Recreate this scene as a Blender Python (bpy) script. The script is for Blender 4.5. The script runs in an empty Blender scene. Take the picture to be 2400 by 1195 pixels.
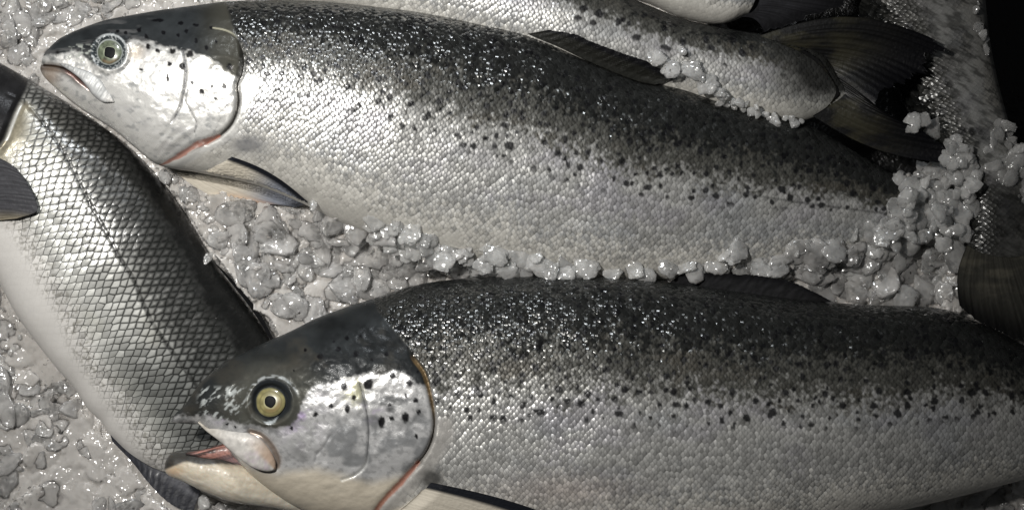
import bpy, math
import numpy as np

rng = np.random.default_rng(7)
S = 0.0003          # metres of the ice plane per photograph pixel (real size: salmon about 0.7 m)
H = 1.10            # height of the camera above the ice plane
SC = bpy.context.scene
COL = SC.collection

# ------------------------------------------------------------------ geometry helpers
def p2w(px, py, z):
    k = S * (H - z) / H
    return (np.asarray(px, float) - 1200) * k, (597.5 - np.asarray(py, float)) * k

def w2p(x, y, z):
    k = S * (H - z) / H
    return 1200 + x / k, 597.5 - y / k

def spline(pts, n):
    """centripetal-like Catmull-Rom through pts, resampled to n points by arc length"""
    P = np.array(pts, float)
    if len(P) == 2:
        t = np.linspace(0, 1, n)[:, None]
        return P[0] * (1 - t) + P[1] * t
    Q = np.vstack([2 * P[0] - P[1], P, 2 * P[-1] - P[-2]])
    out = []
    for i in range(1, len(Q) - 2):
        p0, p1, p2, p3 = Q[i - 1], Q[i], Q[i + 1], Q[i + 2]
        d1 = np.linalg.norm(p2 - p1)
        m1 = (p2 - p0) / max(np.linalg.norm(p2 - p1) + np.linalg.norm(p1 - p0), 1e-9) * d1
        m2 = (p3 - p1) / max(np.linalg.norm(p3 - p2) + np.linalg.norm(p2 - p1), 1e-9) * d1
        t = np.linspace(0, 1, 24, endpoint=False)[:, None]
        out.append((2*t**3 - 3*t**2 + 1) * p1 + (t**3 - 2*t**2 + t) * m1 + (-2*t**3 + 3*t**2) * p2 + (t**3 - t**2) * m2)
    out = np.vstack(out + [Q[-2][None]])
    L = np.r_[0, np.cumsum(np.linalg.norm(np.diff(out, axis=0), axis=1))]
    s = np.linspace(0, L[-1], n)
    return np.stack([np.interp(s, L, out[:, k]) for k in range(out.shape[1])], 1)

def smooth(a, b, x):
    t = np.clip((x - a) / (b - a), 0, 1)
    return t * t * (3 - 2 * t)

_lat = np.random.default_rng(11).random((8, 256, 256))
def vnoise(x, y, k=0):
    xi = np.floor(x).astype(int); yi = np.floor(y).astype(int)
    fx = x - xi; fy = y - yi
    fx = fx * fx * (3 - 2 * fx); fy = fy * fy * (3 - 2 * fy)
    L = _lat[k % 8]
    a = L[xi % 256, yi % 256]; b = L[(xi + 1) % 256, yi % 256]
    c = L[xi % 256, (yi + 1) % 256]; d = L[(xi + 1) % 256, (yi + 1) % 256]
    return (a * (1 - fx) + b * fx) * (1 - fy) + (c * (1 - fx) + d * fx) * fy

def fbm(x, y, k=0, o=4):
    v = 0; a = 0.5; s = 0
    for i in range(o):
        v = v + a * vnoise(x * 2**i + 17.3 * i, y * 2**i + 5.1 * i, k + i); s += a; a *= 0.5
    return v / s

def pl_dist(px, py, pts):
    """distance to a polyline, side (+ = right of travel in picture axes) and fraction along it"""
    P = spline(pts, max(8, 4 * len(pts)))
    best = np.full(np.shape(px), 1e9); side = np.zeros(np.shape(px)); frac = np.zeros(np.shape(px))
    n = len(P) - 1
    for i in range(n):
        ax, ay = P[i]; bx, by = P[i + 1]
        dx, dy = bx - ax, by - ay
        l2 = dx * dx + dy * dy + 1e-9
        t = np.clip(((px - ax) * dx + (py - ay) * dy) / l2, 0, 1)
        ex = px - ax - t * dx; ey = py - ay - t * dy
        d = np.hypot(ex, ey)
        m = d < best
        best = np.where(m, d, best)
        side = np.where(m, np.sign(dx * ey - dy * ex), side)
        frac = np.where(m, (i + t) / n, frac)
    return best, side, frac

def in_poly(px, py, poly):
    P = np.array(poly, float); ins = np.zeros(np.shape(px), bool)
    j = len(P) - 1
    for i in range(len(P)):
        xi, yi = P[i]; xj, yj = P[j]
        if yi != yj:
            c = ((yi > py) != (yj > py)) & (px < (xj - xi) * (py - yi) / (yj - yi) + xi)
            ins ^= c
        j = i
    return ins

def poly_sd(px, py, poly):
    """signed distance to a closed outline, positive inside"""
    P = list(poly) + [poly[0]]
    best = np.full(np.shape(px), 1e9)
    for (ax, ay), (bx, by) in zip(P[:-1], P[1:]):
        dx, dy = bx - ax, by - ay
        t = np.clip(((px - ax) * dx + (py - ay) * dy) / (dx * dx + dy * dy + 1e-9), 0, 1)
        best = np.minimum(best, np.hypot(px - ax - t * dx, py - ay - t * dy))
    return np.where(in_poly(px, py, poly), best, -best)

def mixc(c, new, w):
    new = np.asarray(new, float)
    if c.shape[-1] == 4 and new.shape[-1] == 3:       # the fourth channel (how unruly the scales lie) is left alone
        return np.concatenate([c[..., :3] * (1 - w[..., None]) + new * w[..., None], c[..., 3:]], -1)
    return c * (1 - w[..., None]) + new * w[..., None]

# height map of everything laid down so far, in 3 px bins
ZS = 3; ZX0, ZY0 = -300, -420
ZW, ZH = (2900 - ZX0) // ZS, (1620 - ZY0) // ZS
ZMAP = np.full((ZH, ZW), -0.03)
def z_add(x, y, z, grid_shape, zmap=None):
    """rasterise a grid of vertices into the height map"""
    zmap = ZMAP if zmap is None else zmap
    px, py = w2p(x, y, z)
    px, py, z = (a.reshape(grid_shape) for a in (px, py, z))
    for sub in range(2):
        i = ((px - ZX0) / ZS).astype(int); j = ((py - ZY0) / ZS).astype(int)
        ok = (i >= 0) & (i < ZW) & (j >= 0) & (j < ZH)
        np.maximum.at(zmap, (j[ok], i[ok]), z[ok])
        f = lambda a: np.concatenate([(a[:, :-1] + a[:, 1:]) / 2], 1)
        px, py, z = f(px), f(py), f(z)
def z_at(px, py, r=0, zmap=None):
    zmap = ZMAP if zmap is None else zmap
    i = np.clip(((np.asarray(px) - ZX0) / ZS).astype(int), 2 + r, ZW - 3 - r)
    j = np.clip(((np.asarray(py) - ZY0) / ZS).astype(int), 2 + r, ZH - 3 - r)
    out = 0; n = 0
    rr = [0] if r == 0 else range(-r, r + 1, max(1, r // 2))
    for a in rr:
        for b in rr:
            out = out + zmap[j + b, i + a]; n += 1
    return out / n
def fill_holes(m, base=-0.03):
    for _ in range(2):
        q = np.maximum.reduce([np.roll(m, s, a) for s in (1, -1) for a in (0, 1)])
        hole = (m <= base + 1e-6)
        cnt = sum((np.roll(m, s, a) > base + 1e-6).astype(int) for s in (1, -1) for a in (0, 1))
        m[hole & (cnt >= 3)] = q[hole & (cnt >= 3)]

def grid_faces(nu, nv, wrap=False):
    i = np.arange(nu - 1)[:, None]; j = np.arange(nv if wrap else nv - 1)[None]
    a = i * nv + j; b = i * nv + (j + 1) % nv; c = (i + 1) * nv + (j + 1) % nv; d = (i + 1) * nv + j
    return np.stack([a, b, c, d], -1).reshape(-1, 4)

def make_mesh(name, V, F, mat, parent=None, col=None, msk=None, uv=None, sm=True, tris=None):
    me = bpy.data.meshes.new(name)
    V = np.asarray(V, float)
    if parent is not None:
        V = V - np.array(parent.location)
    nq = len(F); nt = 0 if tris is None else len(tris)
    me.vertices.add(len(V)); me.vertices.foreach_set('co', V.astype(np.float32).ravel())
    loops = np.asarray(F, int).ravel()
    if nt: loops = np.r_[loops, np.asarray(tris, int).ravel()]
    me.loops.add(len(loops)); me.loops.foreach_set('vertex_index', loops.astype(np.int32))
    me.polygons.add(nq + nt)
    st = np.r_[np.arange(nq) * 4, nq * 4 + np.arange(nt) * 3]
    me.polygons.foreach_set('loop_start', st.astype(np.int32))
    me.update(calc_edges=True); me.validate()
    if sm:
        me.polygons.foreach_set('use_smooth', np.ones(len(me.polygons), bool))
    if col is not None:
        a = me.attributes.new('pig', 'FLOAT_COLOR', 'POINT')
        c = np.ones((len(V), 4), np.float32); c[:, :col.shape[1]] = np.clip(col, 0, 1)
        a.data.foreach_set('color', c.ravel())
    if msk is not None:
        a = me.attributes.new('msk', 'FLOAT_COLOR', 'POINT')
        a.data.foreach_set('color', np.asarray(msk, np.float32).ravel())
    if uv is not None:
        l = me.uv_layers.new(name='UVMap')
        vi = np.empty(len(me.loops), np.int32); me.loops.foreach_get('vertex_index', vi)
        l.data.foreach_set('uv', np.asarray(uv, np.float32)[vi].ravel())
    me.materials.append(mat)
    o = bpy.data.objects.new(name, me); COL.objects.link(o)
    if parent is not None: o.parent = parent
    return o

def tag(o, label, cat, group=None):
    o['label'] = label; o['category'] = cat
    if group: o['group'] = group
    return o

def thing(name, loc, label, cat, group=None):
    o = bpy.data.objects.new(name, None); COL.objects.link(o)
    o.empty_display_size = 0.02
    o.location = loc
    return tag(o, label, cat, group)

# ------------------------------------------------------------------ materials
class NT:
    def __init__(s, name):
        s.m = bpy.data.materials.new(name); s.m.use_nodes = True
        s.t = s.m.node_tree; s.t.nodes.clear()
        s.out = s.t.nodes.new('ShaderNodeOutputMaterial')
    def n(s, typ, **kw):
        nd = s.t.nodes.new('ShaderNode' + typ)
        for k, v in kw.items():
            if k.startswith('i_'):
                nd.inputs[int(k[2:]) if k[2:].isdigit() else k[2:].replace('_', ' ')].default_value = v
            else: setattr(nd, k, v)
        return nd
    def l(s, a, b): s.t.links.new(a, b)
    def math(s, op, a, b=None, c=None, clamp=False):
        nd = s.n('Math', operation=op); nd.use_clamp = clamp
        for k, v in enumerate((a, b, c)):
            if v is None: continue
            if isinstance(v, (int, float)): nd.inputs[k].default_value = v
            else: s.l(v, nd.inputs[k])
        return nd.outputs[0]
    def vec(s, op, a, b=None, scale=None):
        nd = s.n('VectorMath', operation=op)
        for k, v in enumerate((a, b)):
            if v is None: continue
            if isinstance(v, (tuple, list)): nd.inputs[k].default_value = v
            else: s.l(v, nd.inputs[k])
        if scale is not None:
            if isinstance(scale, (int, float)): nd.inputs['Scale'].default_value = scale
            else: s.l(scale, nd.inputs['Scale'])
        return nd.outputs['Value' if op in ('DOT_PRODUCT', 'LENGTH') else 'Vector']

def skin_mat(name, su, sv, jitter, bump, var, edge_dark, rnd=0.35, line=(0.01, 0.011, 0.01)):
    """wet fish skin: pigment from the mesh, scales as a staggered lattice along the body"""
    t = NT(name)
    at = t.n('Attribute', attribute_name='pig'); mk = t.n('Attribute', attribute_name='msk')
    sep = t.n('SeparateColor'); t.l(mk.outputs['Color'], sep.inputs[0])
    M, G, R, A = sep.outputs[0], sep.outputs[1], sep.outputs[2], mk.outputs['Alpha']
    uv = t.n('UVMap', uv_map='UVMap')
    nz = t.n('TexNoise', i_Scale=45.0, i_Detail=2.0); t.l(uv.outputs[0], nz.inputs['Vector'])
    off = t.vec('SCALE', t.vec('SUBTRACT', nz.outputs['Color'], (0.5, 0.5, 0.5)), scale=0.45 * su)
    co = t.vec('ADD', uv.outputs[0], off)
    mp = t.n('Mapping'); mp.inputs['Scale'].default_value = (1.41421 / su, 1.41421 / sv, 1)
    mp.inputs['Rotation'].default_value = (0, 0, math.radians(45)); t.l(co, mp.inputs['Vector'])
    vo = t.n('TexVoronoi', voronoi_dimensions='2D', feature='F1'); vo.inputs['Scale'].default_value = 1; vo.inputs['Randomness'].default_value = rnd
    t.l(mp.outputs[0], vo.inputs['Vector'])
    ve = t.n('TexVoronoi', voronoi_dimensions='2D', feature='DISTANCE_TO_EDGE'); ve.inputs['Scale'].default_value = 1; ve.inputs['Randomness'].default_value = rnd
    t.l(mp.outputs[0], ve.inputs['Vector'])
    loc = t.vec('SUBTRACT', mp.outputs[0], vo.outputs['Position'])
    lu = t.vec('DOT_PRODUCT', loc, (0.7071, 0.7071, 0)); lv = t.vec('DOT_PRODUCT', loc, (-0.7071, 0.7071, 0))
    cs = t.n('SeparateColor'); t.l(vo.outputs['Color'], cs.inputs[0])
    # normal: each scale leans its own way, then its raised rear edge
    geo = t.n('NewGeometry')
    jit = t.vec('SCALE', t.vec('SUBTRACT', vo.outputs['Color'], (0.5, 0.5, 0.5)), scale=t.math('MULTIPLY', t.math('MULTIPLY', M, at.outputs['Alpha']), jitter))
    nrm = t.vec('NORMALIZE', t.vec('ADD', geo.outputs['Normal'], jit))
    rear = t.math('MAXIMUM', t.math('SUBTRACT', lu, 0.08), 0.0)
    h = t.math('SUBTRACT', t.math('MULTIPLY', lu, 0.30), t.math('MULTIPLY', t.math('MULTIPLY', rear, rear), 1.9))
    h = t.math('SUBTRACT', h, t.math('MULTIPLY', t.math('MULTIPLY', lv, lv), 0.8))
    fine = t.n('TexNoise', i_Scale=900.0, i_Detail=3.0); t.l(uv.outputs[0], fine.inputs['Vector'])
    wide = t.n('TexNoise', i_Scale=160.0, i_Detail=4.0); t.l(uv.outputs[0], wide.inputs['Vector'])
    h = t.math('ADD', t.math('MULTIPLY', h, M), t.math('MULTIPLY', fine.outputs[0], 0.10))
    h = t.math('ADD', h, t.math('MULTIPLY', wide.outputs[0], 0.18))
    bp = t.n('Bump'); bp.inputs['Strength'].default_value = 1; bp.inputs['Distance'].default_value = bump
    t.l(h, bp.inputs['Height']); t.l(nrm, bp.inputs['Normal'])
    # colour
    v = t.math('ADD', 1.0, t.math('MULTIPLY', t.math('MULTIPLY', t.math('SUBTRACT', cs.outputs[1], 0.5), var), M))
    col = t.vec('SCALE', at.outputs['Color'], scale=v)
    e = t.math('SUBTRACT', 1.0, t.math('DIVIDE', ve.outputs['Distance'], t.math('MAXIMUM', A, 0.001), clamp=True))
    e = t.math('MULTIPLY', t.math('MULTIPLY', t.math('POWER', e, 0.7), edge_dark), M, clamp=True)
    mx = t.n('Mix', data_type='RGBA'); t.l(e, mx.inputs['Factor']); t.l(col, mx.inputs[6]); mx.inputs[7].default_value = (*line, 1)
    b = t.n('BsdfPrincipled')
    t.l(mx.outputs[2], b.inputs['Base Color'])
    t.l(t.math('MULTIPLY', G, t.math('SUBTRACT', 1.0, e)), b.inputs['Metallic'])
    rr = t.math('ADD', R, t.math('MULTIPLY', t.math('SUBTRACT', cs.outputs[2], 0.5), 0.12))
    t.l(rr, b.inputs['Roughness'])
    t.l(bp.outputs[0], b.inputs['Normal'])
    t.l(t.math('ADD', 0.05, t.math('MULTIPLY', M, 0.31)), b.inputs['Specular IOR Level']); t.l(t.math('ADD', 0.02, t.math('MULTIPLY', M, 0.135)), b.inputs['Coat Weight']); b.inputs['Coat Roughness'].default_value = 0.10
    t.l(bp.outputs[0], b.inputs['Coat Normal'])
    t.l(b.outputs[0], t.out.inputs[0])
    return t.m

def fin_mat(name):
    t = NT(name)
    at = t.n('Attribute', attribute_name='pig')
    nz = t.n('TexNoise', i_Scale=400.0, i_Detail=4.0)
    tc = t.n('TexCoord'); t.l(tc.outputs['Object'], nz.inputs['Vector'])
    bp = t.n('Bump'); bp.inputs['Strength'].default_value = 0.5; bp.inputs['Distance'].default_value = 0.0008; t.l(nz.outputs[0], bp.inputs['Height'])
    b = t.n('BsdfPrincipled', i_Roughness=0.42); t.l(at.outputs['Color'], b.inputs['Base Color']); t.l(bp.outputs[0], b.inputs['Normal'])
    b.inputs['Specular IOR Level'].default_value = 0.12; b.inputs['Coat Weight'].default_value = 0.03; b.inputs['Coat Roughness'].default_value = 0.15
    t.l(b.outputs[0], t.out.inputs[0]); return t.m

def gloss_mat(name, rough=0.08, coat=1.0, flesh=0.0):
    t = NT(name)
    at = t.n('Attribute', attribute_name='pig')
    b = t.n('BsdfPrincipled', i_Roughness=rough + 0.25); t.l(at.outputs['Color'], b.inputs['Base Color'])
    b.inputs['Coat Weight'].default_value = coat; b.inputs['Coat Roughness'].default_value = rough
    nz = t.n('TexNoise', i_Scale=260.0, i_Detail=4.0); tc = t.n('TexCoord'); t.l(tc.outputs['Object'], nz.inputs['Vector'])
    bp = t.n('Bump'); bp.inputs['Strength'].default_value = 0.35; bp.inputs['Distance'].default_value = 0.0012 * (1 if flesh else 0.15); t.l(nz.outputs[0], bp.inputs['Height'])
    t.l(bp.outputs[0], b.inputs['Normal'])
    if name == 'pupil_surface': b.inputs['Specular IOR Level'].default_value = 0.12
    if flesh:
        b.inputs['Subsurface Weight'].default_value = flesh; b.inputs['Subsurface Radius'].default_value = (0.004, 0.002, 0.0012); b.inputs['Subsurface Scale'].default_value = 1
    t.l(b.outputs[0], t.out.inputs[0]); return t.m

def ice_mat(name, clear, base, sss=0.9, bumpd=0.0006, milk=0.25, soak=1.0):
    """wet ice: a milky body that light soaks into, a clear share that shows what lies beneath, frosted rims, wet film"""
    t = NT(name)
    gm = t.n('NewGeometry')
    n1 = t.n('TexNoise', i_Scale=130.0, i_Detail=2.5, i_Roughness=0.5); t.l(gm.outputs['Position'], n1.inputs['Vector'])
    n2 = t.n('TexNoise', i_Scale=75.0, i_Detail=3.0); t.l(gm.outputs['Position'], n2.inputs['Vector'])
    n3 = t.n('TexNoise', i_Scale=30.0, i_Detail=3.0); t.l(gm.outputs['Position'], n3.inputs['Vector'])
    bp = t.n('Bump'); bp.inputs['Strength'].default_value = 1.0; bp.inputs['Distance'].default_value = bumpd; t.l(n1.outputs[0], bp.inputs['Height'])
    # wet film with broken crystal faces in patches
    vf = t.n('TexVoronoi', feature='F1'); vf.inputs['Scale'].default_value = 520.0; t.l(gm.outputs['Position'], vf.inputs['Vector'])
    pm = t.n('MapRange'); pm.inputs[1].default_value = 0.40; pm.inputs[2].default_value = 0.58; pm.inputs[3].default_value = 0.35; pm.inputs[4].default_value = 1.5; t.l(n3.outputs[0], pm.inputs[0])
    jn = t.vec('NORMALIZE', t.vec('ADD', gm.outputs['Normal'], t.vec('SCALE', t.vec('SUBTRACT', vf.outputs['Color'], (0.5, 0.5, 0.5)), scale=pm.outputs[0])))
    bw = t.n('Bump'); bw.inputs['Strength'].default_value = 1.0; bw.inputs['Distance'].default_value = bumpd * 1.5; t.l(n1.outputs[0], bw.inputs['Height']); t.l(jn, bw.inputs['Normal'])
    tone = t.math('ADD', 0.82, t.math('MULTIPLY', n2.outputs[0], 0.36))
    cc = t.n('CombineColor')
    for q in range(3): t.l(t.math('MULTIPLY', tone, base[q]), cc.inputs[q])
    b = t.n('BsdfPrincipled', i_IOR=1.31, i_Roughness=0.6)
    t.l(cc.outputs[0], b.inputs['Base Color']); t.l(bp.outputs[0], b.inputs['Normal']); b.inputs['Specular IOR Level'].default_value = 0.1
    b.inputs['Subsurface Weight'].default_value = sss
    b.inputs['Subsurface Radius'].default_value = (0.009, 0.0095, 0.010); b.inputs['Subsurface Scale'].default_value = soak
    tl = t.n('BsdfTranslucent'); t.l(cc.outputs[0], tl.inputs[0])
    m0 = t.n('MixShader'); m0.inputs[0].default_value = milk if clear else 0.0; t.l(b.outputs[0], m0.inputs[1]); t.l(tl.outputs[0], m0.inputs[2])
    last = m0
    if clear:
        tr = t.n('BsdfTransparent'); tr.inputs[0].default_value = (0.97, 0.98, 0.985, 1)
        lw = t.n('LayerWeight'); lw.inputs['Blend'].default_value = 0.5
        f = t.math('POWER', t.math('SUBTRACT', 1.0, lw.outputs['Facing']), 0.9)
        cl = t.n('MapRange'); cl.inputs[1].default_value = 0.35; cl.inputs[2].default_value = 0.66; cl.inputs[3].default_value = clear - 0.2; cl.inputs[4].default_value = clear + 0.2
        t.l(n2.outputs[0], cl.inputs[0])
        mx = t.n('MixShader'); t.l(t.math('MULTIPLY', f, cl.outputs[0], clamp=True), mx.inputs[0]); t.l(m0.outputs[0], mx.inputs[1]); t.l(tr.outputs[0], mx.inputs[2])
        last = mx
    gl = t.n('BsdfGlossy'); gl.inputs['Roughness'].default_value = 0.16; t.l(bw.outputs[0], gl.inputs['Normal'])
    fr = t.n('Fresnel'); fr.inputs[0].default_value = 1.5; t.l(bw.outputs[0], fr.inputs['Normal'])
    fin_ = t.n('MixShader'); t.l(t.math('MULTIPLY', fr.outputs[0], 1.5, clamp=True), fin_.inputs[0]); t.l(last.outputs[0], fin_.inputs[1]); t.l(gl.outputs[0], fin_.inputs[2])
    t.l(fin_.outputs[0], t.out.inputs[0])
    return t.m

M_SALMON = skin_mat('salmon_skin', 0.0037, 0.0042, 0.50, 0.0006, 0.50, 0.45, 0.5)
M_BASS = skin_mat('sea_bass_skin', 0.0058, 0.0088, 0.09, 0.0008, 0.40, 0.95, 0.30)
M_FIN = fin_mat('fin_membrane')
M_EYE = gloss_mat('eye_surface')
M_PUPIL = gloss_mat('pupil_surface', 0.3, 0.0)
M_FLESH = gloss_mat('mouth_flesh', 0.22, 0.25, 0.2)
M_ICE = ice_mat('packed_ice', 0.0, (0.50, 0.48, 0.455), 1.0, 0.0005, 0.0, 0.45)
M_CLEAR = ice_mat('clear_ice_flakes', 0.66, (0.99, 0.97, 0.945), 0.5, 0.0004, 0.35)
M_LUMP = ice_mat('ice_lump', 0.55, (0.93, 0.93, 0.91), 0.6, 0.0004, 0.35)

# ------------------------------------------------------------------ fish bodies
def body(parent, dors, vent, prof_b, prof_z, paint, mat, nu=700, nv=200, p=0.92, bend=None, name='body', nb=20, sculpt=None):
    """closed body on its side between a back line and a belly line, with real thickness"""
    D = spline(dors, nu); Vt = spline(vent, nu)
    u = np.linspace(0, 1, nu)
    zc = np.interp(u, *zip(*prof_z)); bb = np.interp(u, *zip(*prof_b))
    ker = np.hanning(max(9, nu // 12)); ker /= ker.sum()
    pad = len(ker) // 2
    sm_ = lambda a: np.convolve(np.pad(a, pad, mode='edge'), ker, 'same')[pad:-pad]
    zc = sm_(zc); bb = sm_(bb)
    hw = np.linalg.norm(D - Vt, axis=1) / 2 * S
    # round the two ends so thickness follows the outline where that is narrow
    bb = np.minimum(bb, hw * 1.0 + 0.0008)
    ph = np.r_[np.linspace(0, np.pi, nv), np.linspace(np.pi, 2 * np.pi, nb + 2)[1:-1]]
    c = np.cos(ph); s = np.sin(ph)
    tt = np.sign(c) * np.abs(c) ** p; ss = np.sign(s) * np.abs(s) ** p
    mid = (D + Vt) / 2; hv = (D - Vt) / 2
    PX = mid[:, None, 0] + hv[:, None, 0] * tt; PY = mid[:, None, 1] + hv[:, None, 1] * tt
    Z = zc[:, None] + bb[:, None] * ss
    X, Y = p2w(PX, PY, zc[:, None])
    px, py = w2p(X, Y, Z)
    # surface coordinates in metres
    ul = np.r_[0, np.cumsum(np.linalg.norm(np.diff(mid, axis=0), axis=1))] * S
    dl = np.hypot(np.hypot(np.diff(X, axis=1), np.diff(Y, axis=1)), np.diff(Z, axis=1))
    vl = np.cumsum(np.concatenate([np.zeros((nu, 1)), dl], 1), 1)
    vl = vl - vl[:, nv // 2][:, None]
    UV = np.stack([np.broadcast_to(ul[:, None], vl.shape), vl], -1)
    T = np.broadcast_to(tt, PX.shape); U = np.broadcast_to(u[:, None], PX.shape)
    if sculpt is not None:
        dz = sculpt(px, py, U, T) * np.clip(ss, 0, 1) ** 0.5
        Z = Z + dz
    col, msk = paint(px, py, U, T)
    n = len(ph)
    V = np.stack([X, Y, Z], -1).reshape(-1, 3)
    F = grid_faces(nu, n, True)
    # end caps
    c0 = V[:n].mean(0); c1 = V[-n:].mean(0)
    V = np.vstack([V, c0, c1]); i = np.arange(n); k = len(V)
    tr = np.vstack([np.stack([np.full(n, k - 2), (i + 1) % n, i], 1), np.stack([np.full(n, k - 1), (nu - 1) * n + i, (nu - 1) * n + (i + 1) % n], 1)])
    colv = np.vstack([col.reshape(-1, col.shape[-1]), col[0].mean(0), col[-1].mean(0)])
    mskv = np.vstack([msk.reshape(-1, 4), msk[0].mean(0), msk[-1].mean(0)])
    uvv = np.vstack([UV.reshape(-1, 2), UV[0].mean(0), UV[-1].mean(0)])
    o = make_mesh(name, V, F, mat, parent, colv, mskv, uvv, tris=tr)
    g = (nu, nv)
    z_add(X[:, :nv].ravel(), Y[:, :nv].ravel(), Z[:, :nv].ravel(), g)
    fill_holes(ZMAP)
    return o

def fin(parent, name, base, tip, zfun, color, nu=60, nv=90, b0=0, b1=0, rays=14, ragged=0.06, thick=0.0008, seed=1, ripple=0.0005, mat=None, streaky=1.0):
    """a fin: rays fanning from a base line to a tip line, a thin closed membrane"""
    r = np.random.default_rng(seed)
    B = spline(base, nv); Q = spline(tip, nv)
    v = np.linspace(0, 1, nv)
    rag = 1 - ragged * (0.5 * vnoise(v * rays * 1.7, v * 0 + seed, 2) + 0.5 * r.random(nv) ** 2)
    u = np.linspace(0, 1, nu)[:, None] * rag[None]
    bul = (b0 * (1 - v) ** 2 + b1 * v ** 2)[None] * np.sin(np.pi * np.clip(u, 0, 1)) 
    dr = Q - B; L = np.linalg.norm(dr, axis=1, keepdims=True) + 1e-6
    nn = np.stack([dr[:, 1], -dr[:, 0]], 1) / L
    PX = B[None, :, 0] + dr[None, :, 0] * u + nn[None, :, 0] * bul
    PY = B[None, :, 1] + dr[None, :, 1] * u + nn[None, :, 1] * bul
    Vv = np.broadcast_to(v[None], PX.shape)
    Z = zfun(PX, PY, u, Vv) + 0.22 * ripple * np.cos(2 * np.pi * rays * Vv + 3 * vnoise(u * 3, Vv * 5, 1)) * np.clip(u * 4, 0, 1)
    C = color(PX, PY, u, Vv)
    rays = rays * 2; streak = np.cos(2 * np.pi * rays * Vv + 2 * vnoise(u * 2, Vv * 9, 4))
    C = C * (1 + streaky * (0.10 * streak + 0.9 * (fbm(u * 4, Vv * 45, 3) - 0.5)))[..., None]
    X, Y = p2w(PX, PY, Z)
    edge = np.minimum(np.minimum(Vv, 1 - Vv) * 12, (1 - u / rag[None]) * 12 + 0.1); th = thick * np.clip(edge, 0.15, 1)
    top = np.stack([X, Y, Z], -1).reshape(-1, 3); bot = np.stack([X, Y, Z - th], -1).reshape(-1, 3)
    F = grid_faces(nu, nv); n = nu * nv
    idx = np.arange(n).reshape(nu, nv)
    ring = np.r_[idx[0, :-1], idx[:-1, -1], idx[-1, :0:-1], idx[:0:-1, 0]]
    r2 = np.roll(ring, -1)
    side = np.stack([ring, ring + n, r2 + n, r2], 1)
    V = np.vstack([top, bot]); FF = np.vstack([F[:, ::-1], F + n, side])
    z_add(X.ravel(), Y.ravel(), Z.ravel(), (nu, nv))
    o = make_mesh(name, V, FF, mat or M_FIN, parent, np.vstack([C.reshape(-1, 3)] * 2))
    return o

def blade(parent, name, A, Bc, zfun, thick, color, mat, nu=90, nv=26, msk=None, p=0.9):
    """a rounded solid bar between two outline curves (jaw, lip bone, lining)"""
    P = spline(A, nu); Q = spline(Bc, nu)
    ph = np.linspace(0, 2 * np.pi, nv, endpoint=False)
    c, s = np.cos(ph), np.sin(ph)
    t = np.sign(c) * np.abs(c) ** p; ss = np.sign(s) * np.abs(s) ** p
    mid = (P + Q) / 2; hv = (P - Q) / 2
    u = np.linspace(0, 1, nu)
    PX = mid[:, None, 0] + hv[:, None, 0] * t; PY = mid[:, None, 1] + hv[:, None, 1] * t
    hw = np.linalg.norm(hv, axis=1) * S
    th = np.minimum(np.interp(u, *zip(*thick)) if not np.isscalar(thick) else thick, hw * 1.1 + 0.0003)
    Z0 = zfun(mid[:, 0], mid[:, 1], u)
    Z = Z0[:, None] + th[:, None] * ss
    U = np.broadcast_to(u[:, None], PX.shape); T = np.broadcast_to(t, PX.shape)
    Z = Z + 0.0006 * (fbm(PX / 9, PY / 9, 2) - 0.5) * np.clip(ss, 0, 1)
    X, Y = p2w(PX, PY, Z0[:, None])
    px, py = w2p(X, Y, Z)
    C = color(px, py, U, T)
    V = np.stack([X, Y, Z], -1).reshape(-1, 3); F = grid_faces(nu, nv, True)
    V = np.vstack([V, V[:nv].mean(0), V[-nv:].mean(0)]); i = np.arange(nv); k = len(V)
    tr = np.vstack([np.stack([np.full(nv, k - 2), (i + 1) % nv, i], 1), np.stack([np.full(nv, k - 1), (nu - 1) * nv + i, (nu - 1) * nv + (i + 1) % nv], 1)])
    Cv = np.vstack([C.reshape(-1, 3), C[0].mean(0), C[-1].mean(0)])
    mk = None; uvv = None
    if msk is not None:
        mk = np.tile(np.array(msk, float), (len(V), 1)); uvv = np.stack([V[:, 0], V[:, 1]], 1)
    return make_mesh(name, V, F, mat, parent, Cv, mk, uvv, tris=tr)

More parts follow.
